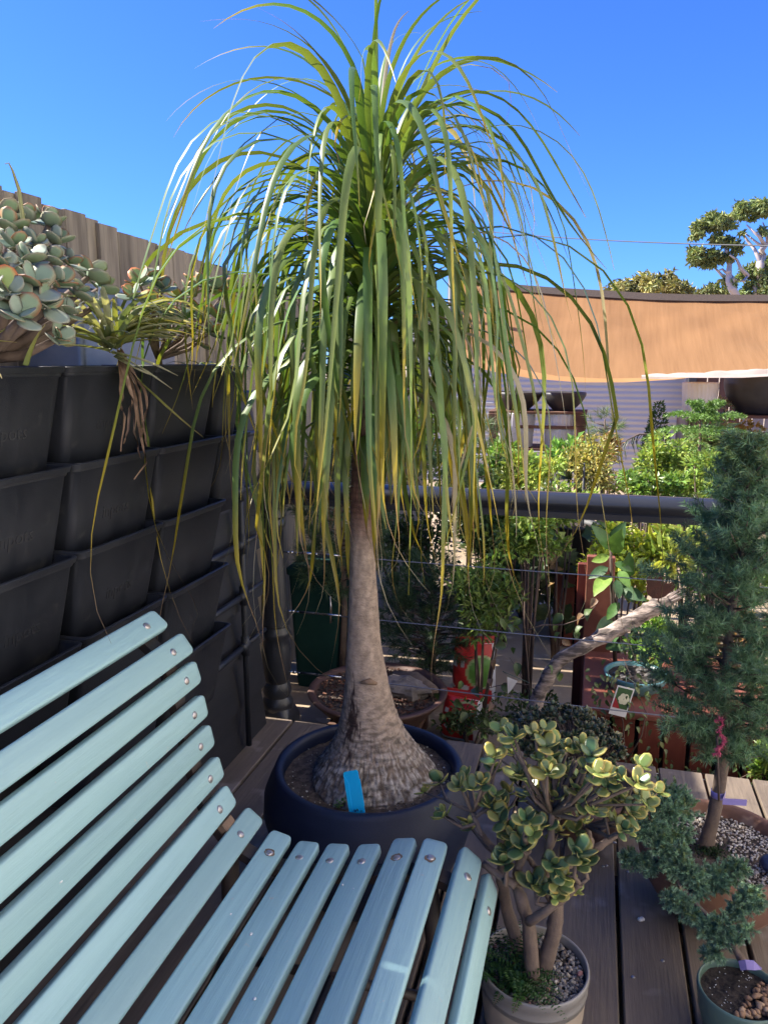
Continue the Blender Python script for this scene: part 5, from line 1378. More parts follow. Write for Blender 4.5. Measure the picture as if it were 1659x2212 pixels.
# red stained timber boxes
def slat_box(name, label, x0, x1, y0, y1, z0, z1, nsl, ledge=True, mat_='redwood'):
    t = thing(name, label, 'planter', ((x0 + x1) / 2, (y0 + y1) / 2, z0))
    wv = (x1 - x0) / nsl
    for k in range(nsl): mesh('slat', box((x0 + wv * (k + .5), y0, (z0 + z1) / 2), (wv * .84, .022, z1 - z0), .002), M[mat_], t, smooth=False)
    for xx in (x0 + .012, x1 - .012): mesh('side', box((xx, (y0 + y1) / 2 + .012, (z0 + z1) / 2), (.022, y1 - y0, z1 - z0), .002), M[mat_], t, smooth=False)
    mesh('back', box(((x0 + x1) / 2, y1 + .012, (z0 + z1) / 2), (x1 - x0, .02, z1 - z0), .002), M[mat_], t, smooth=False)
    mesh('liner', box(((x0 + x1) / 2, (y0 + y1) / 2 + .008, (z0 + z1) / 2 - .02), (x1 - x0 - .05, y1 - y0 - .03, z1 - z0 - .06), .002), M['darksoil'], t, smooth=False)
    if ledge: mesh('ledge', box(((x0 + x1) / 2, (y0 + y1) / 2, z1 + .014), (x1 - x0 + .04, y1 - y0 + .06, .026), .004), M['redledge'], t, smooth=False)
    return t
LZ = .055
slat_box('red_planter', 'long low red stained slatted timber bench beyond the railing wires', .03, 1.5, 3.02, 3.62, GZ, LZ, 15)
p_ = onY(1302, 1260, 3.45)
rp = thing('timber_upright', 'upright red stained timber panel fixed at the end of the low bench', 'panel', (float(p_[0]), 3.5, GZ))
mesh('board', box((float(p_[0]) - .01, 3.66, (.55 + GZ) / 2), (.13, .035, .55 - GZ), .004), M['redledge'], rp, smooth=False)
mesh('board', box((float(p_[0]) - .085, 3.70, (.50 + GZ) / 2), (.06, .03, .50 - GZ), .004), M['redwood'], rp, smooth=False)
pa = onY(1190, 1400, 4.7); pb = onY(1290, 1400, 4.7)
slat_box('red_planter', 'tall dark red slatted planter box under the oak leaf plant', float(pa[0]), float(pb[0]) + .05, 4.7, 5.0, GZ, .17, 5, ledge=False)

# teal bonsai bowl on the low bench, with round dark stones
tb_ = onY(1375, 1432, 3.22)
tbx = float(tb_[0])
tbw = thing('teal_bowl', 'glazed teal bowl of round dark stones on the red bench', 'bowl', (tbx, 3.24, LZ + .027))
zt_ = LZ + .027
mesh('body', lathe([(0, zt_), (.08, zt_), (.09, zt_ + .005), (.125, zt_ + .05), (.132, zt_ + .072), (.126, zt_ + .075), (.118, zt_ + .07), (.11, zt_ + .05)], 40, (tbx, 3.24, 0)), M['teal'], tbw)
soil_disc((tbx, 3.24), .115, zt_ + .058, .003, parent=tbw, m=M['darksoil'])
for k in range(34):
    a, r = U(0, 6.28), .098 * math.sqrt(U(0, 1)); pv, pf = pebble_mesh('', U(.009, .014), None, k, jit=.08)
    mesh('stone', (pv + np.array([tbx + r * math.cos(a), 3.24 + r * math.sin(a), zt_ + .064 + U(0, .006)]), pf), M['stones'], tbw, col=np.tile(np.array([.11, .10, .095]) * U(.7, 1.5), (12, 1)))

# driftwood branch and rusty bird
dpath = [np.array(onY(u_, v_, yy)) for u_, v_, yy in ((1110, 1660, 2.96), (1135, 1575, 2.96), (1165, 1500, 2.95), (1185, 1455, 2.95), (1215, 1420, 2.96), (1260, 1398, 2.98), (1310, 1370, 3.0), (1360, 1345, 3.02), (1400, 1318, 3.04), (1440, 1296, 3.06))]
Q = []
for i in range(len(dpath) - 1):
    for f in np.linspace(0, 1, 6)[:-1]: Q.append(dpath[i] * (1 - f) + dpath[i + 1] * f)
Q.append(dpath[-1]); Q = np.array(Q)
for _ in range(3): Q[1:-1] = (Q[:-2] + Q[1:-1] * 2 + Q[2:]) / 4
rad = np.interp(np.linspace(0, 1, len(Q)), [0, .3, .6, .85, 1], [.030, .027, .027, .032, .030])
V, Fs = tube(Q, rad, 18)
V = np.array([v + unit(v - Q[min(len(Q) - 1, i // 18)]) * (.007 * nz(v, 16) + .005 * nz(v, 45) + .004 * nz(v * np.array([.35, 1, 1.6]), 110)) for i, v in enumerate(V)])
dw = thing('driftwood_branch', 'weathered grey driftwood branch leaning up behind the railing wires', 'branch', tuple(dpath[0]))
mesh('branch', (V, Fs), M['drift'], dw, sharp=40)
T_ = unit(Q[-1] - Q[-8])
for k in range(9):
    o_ = Q[-1] + np.array([U(-.02, .02), U(-.02, .02), U(-.025, .025)]) - T_ * .05
    mesh('splinter', tube([o_, o_ + T_ * .05, o_ + T_ * U(.07, .13) + np.array([0, 0, U(-.008, .015)])], [.012, .009, .001], 5), M['drift'], dw)
bd = np.array(onY(1424, 1270, 3.0))
bu, bvv = np.array([math.cos(.25), math.sin(.25), 0]), np.array([0, 0, 1.0])
outl = [(-.052, .028), (-.040, .034), (-.034, .044), (-.022, .050), (-.008, .048), (.002, .040), (.008, .026), (.018, .016), (.030, .014), (.044, .026), (.052, .030), (.046, .012), (.050, .002), (.036, -.012), (.020, -.028), (.0, -.036), (-.020, -.034), (-.036, -.022), (-.042, -.006), (-.040, .012), (-.044, .024)]
eye = [(-.022 + .004 * math.cos(a), .034 + .004 * math.sin(a)) for a in np.linspace(0, 6.283, 9)[:-1]]
outl = [(a * 1.2, b * 1.2) for a, b in outl]; eye = [(a * 1.2, b * 1.2) for a, b in eye]
bird = thing('metal_bird', 'rusty cut out metal bird perched above the driftwood tip', 'bird ornament', tuple(bd + [0, 0, -.06]))
mesh('silhouette', prism(outl, bd, bu, bvv, .003, hole=eye[::-1]), M['rust'], bird, smooth=False)
mesh('spike', tube([bd + [0, 0, -.03], bd + np.array([.0, .04, -.085])], .0025, 6), M['rust'], bird)

# curled pear leaves on thin stems just outside the railing
PL = [broad_mesh('pear_leaf', .052, .034, c_, r_, bend=.5, fold=.5) for c_, r_ in (((.085, .135, .04), (.25, .17, .08)), ((.12, .17, .05), (.3, .2, .1)), ((.16, .19, .08), (.4, .25, .13)), ((.045, .085, .03), (.1, .1, .04)), ((.22, .12, .07), (.35, .18, .1)))]
def twiggy(name, label, base, stems_, leaves, y, lm, s=1.0, cat='sapling'):
    t = thing(name, label, cat, base)
    for pts, r_ in stems_:
        P = [np.array(base)] * 0 + [np.array(onY(u_, v_, y + U(-.02, .02))) for u_, v_ in pts]
        mesh('stem', tube(P, np.linspace(r_, r_ * .4, len(P)), 6), M['branch'], t)
    for u_, v_ in leaves:
        p = np.array(onY(u_ + U(-6, 6), v_ + U(-6, 6), y + G(0, .04)))
        Mx = Matrix.Translation(p.tolist()) @ basis((U(-1, 1), U(-1, .3), U(-1.2, .1)), (U(-.4, .4), -.5, 1), U(-.6, .6)) @ Matrix.Scale(s * U(.7, 1.15), 4)
        inst('leaf', rng.choice(lm), t, Mx)
    return t
fillL = lambda u0, u1, v0, v1, n_: [(U(u0, u1), U(v0, v1)) for _ in range(n_)]
b_ = onY(1143, 1640, 2.97)
twiggy('pear_sapling', 'bare stemmed sapling with curled drying leaves beyond the wires', (float(b_[0]), 2.97, GZ + .02),
       [([(1143, 1640), (1145, 1560), (1143, 1490), (1138, 1420), (1132, 1350), (1126, 1290)], .005), ([(1134, 1365), (1170, 1350), (1215, 1350), (1260, 1335), (1285, 1310)], .003), ([(1143, 1480), (1100, 1475), (1040, 1490), (1000, 1500)], .0025), ([(1145, 1560), (1160, 1500), (1180, 1445)], .0025), ([(1143, 1500), (1120, 1450), (1100, 1420)], .002)],
       [(1190, 1345), (1205, 1365), (1220, 1330), (1240, 1370), (1255, 1350), (1262, 1330), (1275, 1310), (1283, 1290), (1215, 1385), (1245, 1390), (1085, 1330), (1100, 1370), (1090, 1400), (1075, 1420), (1110, 1430), (1125, 1330), (1120, 1395), (1060, 1460), (1075, 1480), (1020, 1480), (1000, 1470), (980, 1510), (1085, 1495), (1100, 1545), (1060, 1520), (1180, 1440), (1195, 1430), (1200, 1450), (1170, 1450), (1040, 1560), (1090, 1560), (1010, 1540), (950, 1500), (955, 1540), (1120, 1310), (1100, 1350), (1085, 1380)], 2.97, PL)
tl = thing('plant_tag', 'blank white triangular tag hanging on a green tie beside the sapling', 'tag', tuple(onY(1106, 1470, 2.95)))
mesh('card', prism([(-.02, .0), (.022, -.018), (.0, -.055), (-.016, -.075)], onY(1106, 1462, 2.95), rt, [0, 0, 1], .001), M['paper'], tl, smooth=False)
mesh('tie', tube([np.array(onY(u_, v_, 2.95)) for u_, v_ in ((1100, 1462), (1085, 1450), (1143, 1475))], .0014, 5), M['celadon'], tl)
# shrub with picture label
SLf = [broad_mesh('small_leaf', .030, .015, c_, r_, bend=.35, fold=.4) for c_, r_ in (((.11, .15, .05), (.2, .18, .07)), ((.15, .18, .07), (.3, .26, .12)), ((.07, .11, .035), (.12, .14, .05)), ((.24, .25, .10), (.4, .34, .16)))]
b_ = onY(1345, 1700, 2.95)
lv = []
for u_, v_, n_, s_ in ((1310, 1470, 12, 26), (1340, 1480, 14, 26), (1370, 1490, 10, 24), (1300, 1520, 16, 24), (1330, 1560, 12, 24), (1380, 1540, 16, 28), (1400, 1590, 14, 26), (1350, 1640, 14, 34), (1390, 1660, 14, 30), (1440, 1660, 14, 36), (1500, 1670, 12, 40), (1580, 1690, 16, 40), (1630, 1680, 16, 34), (1290, 1480, 8, 20), (1345, 1445, 8, 16)):
    lv += [(G(u_, s_), G(v_, s_ * .7)) for _ in range(n_)]
twiggy('weeping_shrub', 'thin stemmed shrub with small narrow leaves against the red slats', (float(b_[0]), 2.95, GZ),
       [([(1345, 1720), (1350, 1640), (1345, 1560), (1330, 1500), (1310, 1450)], .004), ([(1350, 1650), (1385, 1590), (1395, 1540), (1370, 1480), (1345, 1420)], .003), ([(1350, 1700), (1420, 1680), (1500, 1665), (1580, 1690)], .003), ([(1345, 1700), (1320, 1620), (1305, 1540)], .003), ([(1580, 1690), (1620, 1670), (1650, 1690)], .002)], lv, 2.955, SLf, 1.0, 'shrub')
cdn = np.array(onY(1342, 1515, 2.90)); cau = unit(rt * .97 + np.array([0, 0, -.25])); cav = unit(np.array([0, 0, 1.0]) + rt * .25)
cd = thing('picture_label', 'white nursery picture label with a cream flower on the shrub', 'label', tuple(cdn))
cn = unit(np.cross(cau, cav)); cn = cn if cn @ (EYE - cdn) > 0 else -cn
rect = lambda a, b, c_, d: [(a, c_), (b, c_), (b, d), (a, d)]
mesh('card', prism(rect(-.034, .034, -.06, .06), cdn, cau, cav, .0012), M['paper'], cd, smooth=False)
mesh('photo', prism(rect(-.029, .029, -.030, .054), cdn + cn * .0012, cau, cav, .0008), M['cardgreen'], cd, smooth=False)
mesh('photo', prism([(-.029, -.030), (-.029, .012), (-.012, -.010), (.0, -.030)], cdn + cn * .0018, cau, cav, .0008), M['cardred'], cd, smooth=False)
for k in range(6):
    a = k * 1.047; mesh('petal', prism([(.004 + .012 * math.cos(a) + .011 * math.cos(t_), .012 + .013 * math.sin(a) + .011 * math.sin(t_)) for t_ in np.linspace(0, 6.283, 11)[:-1]], cdn + cn * (.0024 + k * .0003), cau, cav, .0006), M['petal'], cd, smooth=False)
mesh('tie', tube([np.array(cdn + cav * .06), np.array(onY(1352, 1462, 2.92)), np.array(onY(1385, 1485, 2.94))], .0014, 5), M['celadon'], cd)

# big glossy leaves above the bench
BL = [broad_mesh('broad_leaf', .16, .075, c_, r_, bend=.2, fold=.25, n=8) for c_, r_ in (((.09, .19, .05), (.1, .2, .06)), ((.17, .30, .07), (.2, .3, .08)), ((.07, .14, .06), (.08, .15, .06)), ((.25, .36, .07), (.25, .3, .08)))]
bl_ = np.array(onY(1335, 1330, 3.5))
blp = thing('broad_leaf_plant', 'large glossy leaved plant rising in front of the golden shrub', 'plant', (float(bl_[0]), 3.5, LZ + .027))
mesh('stem', tube([(float(bl_[0]), 3.5, LZ + .02), np.array(onY(1320, 1250, 3.5)), np.array(onY(1318, 1170, 3.5))], [.010, .008, .005], 8), M['branch'], blp)
for u0, v0, u1, v1, k, sc_ in ((1318, 1190, 1280, 1122, 0, 1.05), (1320, 1185, 1350, 1120, 2, 1.1), (1322, 1195, 1340, 1145, 1, .8), (1318, 1200, 1268, 1215, 3, .85), (1315, 1225, 1262, 1250, 2, .95), (1318, 1240, 1275, 1285, 3, .9), (1325, 1215, 1375, 1235, 0, .8), (1335, 1230, 1365, 1275, 1, .8), (1330, 1250, 1340, 1300, 2, .9), (1345, 1260, 1370, 1310, 2, .9), (1355, 1250, 1360, 1190, 0, .7), (1345, 1270, 1400, 1300, 2, .9), (1340, 1300, 1300, 1345, 0, .8), (1325, 1335, 1285, 1370, 2, .8), (1330, 1340, 1325, 1390, 0, .7), (1350, 1330, 1380, 1370, 1, .7), (1310, 1390, 1340, 1400, 0, .6)):
    p0, p1 = np.array(onY(u0, v0, 3.5 + U(-.05, .05))), np.array(onY(u1, v1, 3.42 + U(-.08, .05)))
    inst('leaf', BL[k], blp, Matrix.Translation(p0.tolist()) @ basis(p1 - p0, (U(-.3, .3), -.9, .5), U(-.4, .4)) @ Matrix.Scale(np.linalg.norm(p1 - p0) / .16 * .85, 4))
# oak leaf plant in a dark pot on the tall red planter
oc = np.array(onY(1228, 1255, 4.82))
opt = thing('dark_pot', 'black nursery pot on the tall red planter', 'pot', (float(oc[0]), 4.84, .12))
mesh('body', lathe([(0, .142), (.13, .142), (.165, .44), (.175, .445), (.175, .46), (.16, .46), (.155, .42)], 30, (float(oc[0]), 4.84, 0)), M['plastic'], opt)
soil_disc((float(oc[0]), 4.84), .157, .43, .004, parent=opt, m=M['darksoil'])
OL = [broad_mesh('oak_leaf', .15, .13, c_, r_, bend=.25, fold=.2, n=9, lobes=1) for c_, r_ in (((.075, .105, .03), (.1, .1, .04)), ((.11, .14, .045), (.12, .12, .05)), ((.34, .20, .09), (.4, .22, .1)), ((.05, .085, .025), (.06, .08, .03)))]
oak = thing('oak_leaf_plant', 'dark oak leaf hydrangea with a few browned leaves in the black pot', 'hydrangea', (float(oc[0]), 4.84, .43))
for u_, v_ in [(G(1215, 38), G(1195, 42)) for _ in range(46)] + [(1240, 1200), (1255, 1260), (1235, 1300), (1250, 1330), (1225, 1325), (1205, 1310), (1175, 1290), (1160, 1260)]:
    p = np.array(onY(u_, v_, 4.7 + U(-.15, .25)))
    inst('leaf', OL[rng.choice([0, 0, 1, 3, 3, 2]) if u_ != 1255 else 2], oak, Matrix.Translation(p.tolist()) @ basis((U(-1, 1), U(-1, .2), U(-1.2, .3)), (0, -.5, 1), U(-.5, .5)) @ Matrix.Scale(U(.7, 1.2), 4))
for k in range(6):
    e_ = np.array(onY(G(1215, 30), G(1200, 30), 4.75)); mesh('stem', tube([(float(oc[0]) + U(-.05, .05), 4.84, .42), e_], [.006, .003], 6), M['branch'], oak)

shrub('golden_shrub', 'bright yellow green small leaved shrub behind the big glossy leaves', 'shrub', 1345, 1215, 4.3, 170, 210, .034, (.44, .50, .06), 3000, clumps=22, aspect=.75, m='leafy')
shrub('pale_fern', 'pale olive green fern like plant below the handrail beside the spruce', 'fern', 1450, 1190, 4.3, 150, 140, .11, (.36, .42, .10), 420, clumps=12, aspect=.18)
shrub('bench_plant', 'mixed broad leaf seedlings crowding the red bench beside the teal bowl', 'seedlings', 1400, 1380, 3.42, 130, 110, .038, (.22, .36, .07), 520, clumps=12, aspect=.6, base=(float(onY(1400, 1400, 3.42)[0]), 3.42, LZ + .027))
shrub('light_fern', 'light green fern showing at the right behind the spruce', 'fern', 1650, 1530, 3.4, 110, 190, .06, (.24, .34, .08), 700, clumps=12, aspect=.25, base=(float(onY(1650, 1600, 3.4)[0]), 3.4, LZ + .027))
shrub('lime_fern', 'lime green fern tuft against the red slats right of the spruce trunk', 'fern', 1655, 1650, 2.93, 70, 120, .05, (.25, .38, .07), 420, clumps=8, aspect=.2)
shrub('red_leaf_shrub', 'rusty leaved shrub glimpsed through the spruce needles', 'shrub', 1600, 1390, 3.9, 130, 160, .04, (.26, .16, .07), 700, clumps=10)
shrub('green_mound', 'rounded green shrub behind the spruce below the handrail', 'shrub', 1560, 1240, 4.6, 200, 170, .045, (.13, .22, .045), 1400, clumps=16)
shrub('pale_mound', 'sunny pale green shrub above the handrail right of the pine', 'shrub', 1600, 1010, 5.2, 150, 110, .05, (.26, .32, .08), 1200, clumps=14)
shrub('leafy_shrub', 'fresh green leafy shrub above the handrail behind the palm tips', 'shrub', 1095, 1010, 4.7, 130, 120, .055, (.16, .27, .06), 1000, clumps=14)
shrub('maple_bonsai', 'orange tinged bonsai maple on its black stand', 'maple', 1290, 1005, 5.0, 165, 120, .03, (.46, .42, .15), 2300, clumps=22, aspect=.6)
shrub('maple_bonsai', 'small upright orange maple top beside the blue grey shed', 'maple', 1322, 965, 5.4, 50, 60, .034, (.42, .26, .09), 320, clumps=7, aspect=.6)
shrub('cloud_shrub', 'rounded pale green cloud pruned shrub above the handrail', 'shrub', 1440, 995, 4.9, 130, 95, .03, (.24, .32, .07), 1900, clumps=18, aspect=.7)
shrub('low_shrub', 'low mid green shrub right behind the handrail', 'shrub', 1390, 1045, 4.6, 180, 60, .036, (.15, .25, .05), 1200, clumps=16, aspect=.6)
shrub('low_shrub', 'light green shrub touching the handrail beside the pine trunk', 'shrub', 1500, 1050, 4.7, 120, 70, .034, (.24, .32, .07), 900, clumps=12, aspect=.6)
shrub('variegated_shrub', 'glossy variegated shrub with pink flecks beyond the handrail', 'shrub', 1220, 985, 5.6, 120, 80, .06, (.16, .30, .06), 560, clumps=11)
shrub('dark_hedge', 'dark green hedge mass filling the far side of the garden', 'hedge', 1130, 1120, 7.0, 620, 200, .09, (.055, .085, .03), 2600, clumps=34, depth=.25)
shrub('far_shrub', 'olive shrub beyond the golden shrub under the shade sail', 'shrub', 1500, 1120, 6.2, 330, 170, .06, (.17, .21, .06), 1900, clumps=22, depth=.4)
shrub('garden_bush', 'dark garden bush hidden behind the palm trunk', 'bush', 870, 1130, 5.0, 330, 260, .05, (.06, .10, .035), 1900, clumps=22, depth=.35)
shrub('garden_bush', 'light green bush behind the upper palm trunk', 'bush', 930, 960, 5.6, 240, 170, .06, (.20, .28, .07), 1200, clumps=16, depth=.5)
shrub('sunny_shrub', 'bright green leafy shrub hanging over the ground behind the wires', 'shrub', 1150, 1150, 3.9, 190, 130, .04, (.22, .32, .07), 1500, clumps=18, aspect=.55)
shrub('sunny_shrub', 'light green bush between the handrail and the red upright', 'shrub', 1215, 1090, 4.4, 170, 90, .04, (.26, .36, .08), 1300, clumps=16, aspect=.5)
shrub('sunny_shrub', 'yellow green bush behind the palm leaf tips above the handrail', 'shrub', 1150, 1020, 4.2, 150, 90, .038, (.30, .38, .09), 1300, clumps=15, aspect=.5)
shrub('sunny_shrub', 'fresh green ferny bush directly above the rail near the spruce top', 'shrub', 1560, 1020, 4.3, 150, 110, .04, (.24, .34, .08), 1500, clumps=16, aspect=.35)
shrub('fern_bush', 'soft green fern bush between the palm trunk and the red planter', 'fern', 1040, 1290, 3.5, 170, 190, .05, (.16, .24, .06), 1300, clumps=18, aspect=.3)
shrub('ground_ivy', 'low leafy creeper spreading round the fertiliser bags', 'creeper', 1010, 1560, 3.25, 190, 90, .03, (.10, .15, .05), 500, clumps=16, depth=.5)
shrub('ground_ivy', 'low green creeper under the driftwood branch', 'creeper', 1150, 1530, 3.6, 210, 80, .032, (.14, .20, .06), 600, clumps=16, depth=.6)
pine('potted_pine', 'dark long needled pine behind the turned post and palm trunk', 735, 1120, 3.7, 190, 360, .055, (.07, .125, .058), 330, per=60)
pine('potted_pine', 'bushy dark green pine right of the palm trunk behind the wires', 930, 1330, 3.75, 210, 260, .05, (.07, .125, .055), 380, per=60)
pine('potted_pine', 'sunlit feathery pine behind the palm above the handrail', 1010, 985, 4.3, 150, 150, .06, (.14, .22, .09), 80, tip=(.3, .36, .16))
pine('bonsai_pine', 'tiny bonsai pine tuft in front of the shed wall', 1305, 925, 5.6, 46, 44, .06, (.14, .20, .06), 22, tip=(.3, .3, .1))
# clipped conical conifer
cc_ = np.array(onY(1418, 945, 7.0)); cb = np.array([cc_[0], 7.0, GZ])
cone = thing('conifer', 'clipped dark green conical conifer against the shed', 'conifer', tuple(cb))
top_ = float(onY(1418, 868, 7.0)[2]); P, D = [], []
for k in range(2600):
    f = U(0, 1) ** .7; z = top_ - f * .85; r = .012 + .165 * f ** .75 * U(.82, 1.06); a = U(0, 6.28)
    P.append((cc_[0] + r * math.cos(a), 7.0 + r * math.sin(a), z)); D.append((math.cos(a), math.sin(a), .9))
Vc, Fc, Cc = leafcloud(P, np.array(D) + NR.normal(size=(2600, 3)) * .35, NR.normal(size=(2600, 3)), NR.uniform(.02, .042, 2600), NR.uniform(.010, .018, 2600), np.tile([.085, .16, .06], (2600, 1)) * NR.uniform(.6, 1.5, (2600, 1)))
mesh('foliage', (Vc, Fc), M['leafy'], cone, col=Cc, kind='stuff', smooth=False)
mesh('trunk', tube([cb - [0, 0, .01], cb * .3 + np.array([cc_[0], 7.0, top_]) * .7], [.03, .01], 8), M['sbark'], cone)
# Norfolk pine: tiers of fronds
nb = np.array(onY(1508, 1040, 5.5)); nbase = np.array([nb[0], 5.5, GZ])
nor = thing('norfolk_pine', 'bright green tiered Norfolk pine sapling beyond the handrail', 'pine', tuple(nbase))
ntop = np.array(onY(1512, 903, 5.5))
mesh('trunk', tube([nbase, nb, ntop], [.020, .014, .006], 8), M['rawwood'], nor)
tw_ = []
for v_, reach, el0 in ((985, .0, 0), (988, .42, .22), (978, .40, .3), (932, .34, .40), (912, .22, .65), (902, .10, 1.0)):
    if reach == 0: continue
    o_ = np.array([nb[0] + .005, 5.5, float(onY(1510, v_, 5.5)[2])])
    for k in range(6):
        a = k * 1.047 + v_ * .37; pts = []
        for s in np.linspace(0, 1, 7): pts.append(o_ + np.array([math.cos(a) * reach * s, math.sin(a) * reach * s, reach * (math.tan(el0) * s - .55 * s * s)]))
        tw_.append(pts); d = np.array([math.cos(a), math.sin(a), 0]); sd_ = np.array([-d[1], d[0], 0])
        for j in range(1, 7):
            for sg in (-1, 1):
                l = reach * .34 * (1 - .5 * j / 7); e_ = pts[j] + (sd_ * sg + d * .7) * l + np.array([0, 0, -.25 * l])
                tw_.append([pts[j], (pts[j] + e_) / 2 + [0, 0, .01], e_])
Vc, Fc, Cc = brush(tw_, 46, .022, .006, .9, (.19, .32, .075), .2, tip=(.26, .40, .10))
mesh('foliage', (Vc, Fc), M['needle'], nor, col=Cc, kind='stuff', smooth=False)
# arching dark palm frond and fan palm
fr0 = np.array(onY(1380, 1010, 5.8)); frond = thing('palm_frond', 'dark arching feather palm frond against the shed wall', 'palm', (fr0[0], 5.8, GZ))
path = [np.array([fr0[0], 5.8, GZ]), np.array(onY(1395, 1010, 5.8))] + [np.array(onY(u_, v_, 5.8)) for u_, v_ in ((1420, 948), (1405, 938), (1380, 938), (1355, 950), (1335, 970))]
mesh('stem', tube(path, [.012, .010, .008, .007, .006, .005, .003], 6), M['branch'], frond)
for i in range(26):
    f = i / 25 * 3.9; j = min(3, int(f)); p = path[2 + j] * (1 - (f - j)) + path[3 + j] * (f - j)
    e_ = p + np.array([U(-.06, .02), U(-.08, .02), -U(.10, .17)])
    blade([p, (p + e_) / 2 + [-.02, 0, .015], e_], .012, [(.035, .05, .02), (.05, .07, .025)], M['glossleaf'], frond, name='leaflet')
fp0 = np.array(onY(1232, 1035, 5.0)); fanp = thing('fan_palm', 'pale fan palm leaf spreading above the handrail', 'palm', (fp0[0], 5.0, GZ))
mesh('stem', tube([(fp0[0], 5.0, GZ), fp0], [.012, .007], 6), M['branch'], fanp)
for i in range(30):
    a = 1.35 + i / 29 * 1.9; e_ = fp0 + np.array([math.cos(a), U(-.1, .1), math.sin(a)]) * U(.24, .3)
    blade([fp0, (fp0 + e_) / 2, e_], .020, [(.16, .22, .07), (.28, .32, .14)], M['glossleaf'], fanp, name='leaflet', cup=.1)
blk = np.array(onY(1262, 1045, 4.9)); bst = thing('bonsai_stand', 'thin black metal legs of the bonsai maple stand', 'stand', (blk[0], 4.9, GZ))
for du in (-5, 8): mesh('leg', tube([np.array(onY(1262, 1000, 4.9)), np.array([onY(1262 + du, 1060, 4.9)[0], 4.9, GZ])], .006, 6), M['plastic'], bst)

# ------------------------------------------------------------------ shade sail, shed, shelves
def curve(pts, us): return np.interp(us, [p[0] for p in pts], [p[1] for p in pts])
def sail(name, label, top, bot, yt, yb, m, hem=None, bulge=.12, u0=985, u1=2050):
    us = np.linspace(u0, u1, 60); nv = 18
    t = thing(name, label, 'shade sail', (0.8, (yt + yb) / 2, 1.2))
    V = []
    for u_ in us:
        vt, vb = curve(top, u_), curve(bot, u_)
        for j in range(nv):
            f = j / (nv - 1); y_ = yt + (yb - yt) * f
            pa_, pb_ = np.array(onY(u_, vt, yt)), np.array(onY(u_, vb, yb))
            p = pa_ * (1 - f) + pb_ * f
            p[2] -= bulge * math.sin(math.pi * f) * .8 * (1 - .5 * f)
            p[2] += (.016 * math.sin((u_ - 1250) * .022 / (.35 + f)) + .012 * math.sin((u_ - 1900) * .03 / (.5 + f))) * (1 - .5 * f) * math.sin(math.pi * min(1, f + .12))
            V.append(p)
    Fs = [(i * nv + j, (i + 1) * nv + j, (i + 1) * nv + j + 1, i * nv + j + 1) for i in range(59) for j in range(nv - 1)]
    mesh('cloth', (V, Fs), m, t)
    if hem is not None:
        Vh = []
        for u_ in us:
            vt, vb = curve(top, u_), curve(bot, u_)
            pa_, pb_ = np.array(onY(u_, vt, yt)), np.array(onY(u_, vb, yb)); f = .05
            b = pa_ * (1 - f) + pb_ * f; b[2] -= bulge * math.sin(math.pi * f) * .8 * (1 - .5 * f)
            a = pa_ + np.array([0, 0, .015]); o_ = np.array([0, -.012, .014])
            Vh += [a + o_, b + o_, b - o_, a - o_]
        Fh = []
        for i in range(59):
            for j in range(4): Fh.append((i * 4 + j, (i + 1) * 4 + j, (i + 1) * 4 + (j + 1) % 4, i * 4 + (j + 1) % 4))
        mesh('hem', (Vh, Fh), hem, t, smooth=False)
    return t
TOP = [(900, 585), (1000, 602), (1100, 620), (1200, 628), (1300, 634), (1400, 640), (1500, 643), (1659, 644), (1800, 640), (2050, 625)]
BOT = [(900, 700), (985, 745), (1050, 775), (1120, 797), (1200, 812), (1300, 818), (1400, 816), (1500, 811), (1659, 797), (1800, 785), (2050, 760)]
sail('shade_sail', 'tan knitted shade sail stretched low across the garden', TOP, BOT, 8.0, 6.6, M['sail'], M['hem'])
sail('shade_sail', 'second tan shade sail edge hanging just below the main sail', [(900, 720), (1050, 745), (1300, 760), (1520, 770), (1560, 790)], [(900, 745), (985, 775), (1050, 800), (1150, 818), (1250, 826), (1350, 826), (1450, 820), (1520, 812), (1560, 806)], 8.9, 8.4, M['sail2'], None, .03, 985, 1560)
sail('shade_sail', 'pale cream sail edge under the tan sail at the right', [(1380, 812), (1500, 806), (1600, 800), (1659, 796), (1800, 786), (2050, 766)], [(1380, 813), (1500, 816), (1600, 816), (1659, 813), (1800, 800), (2050, 780)], 6.55, 6.3, M['sailpale'], None, .01, 1385, 2050)
for u_, lab in ((975, 'slim dark steel post holding the sail corner behind the palm'), (2080, 'dark steel sail post standing beyond the right side of the garden')):
    p = onY(u_, 640, 7.3); tag(mesh('sail_post', tube([(p[0], 7.3, GZ), (p[0], 7.3, 2.3)], .035, 12), M['shedtrim'], loc=(p[0], 7.3, GZ)), lab, 'post')

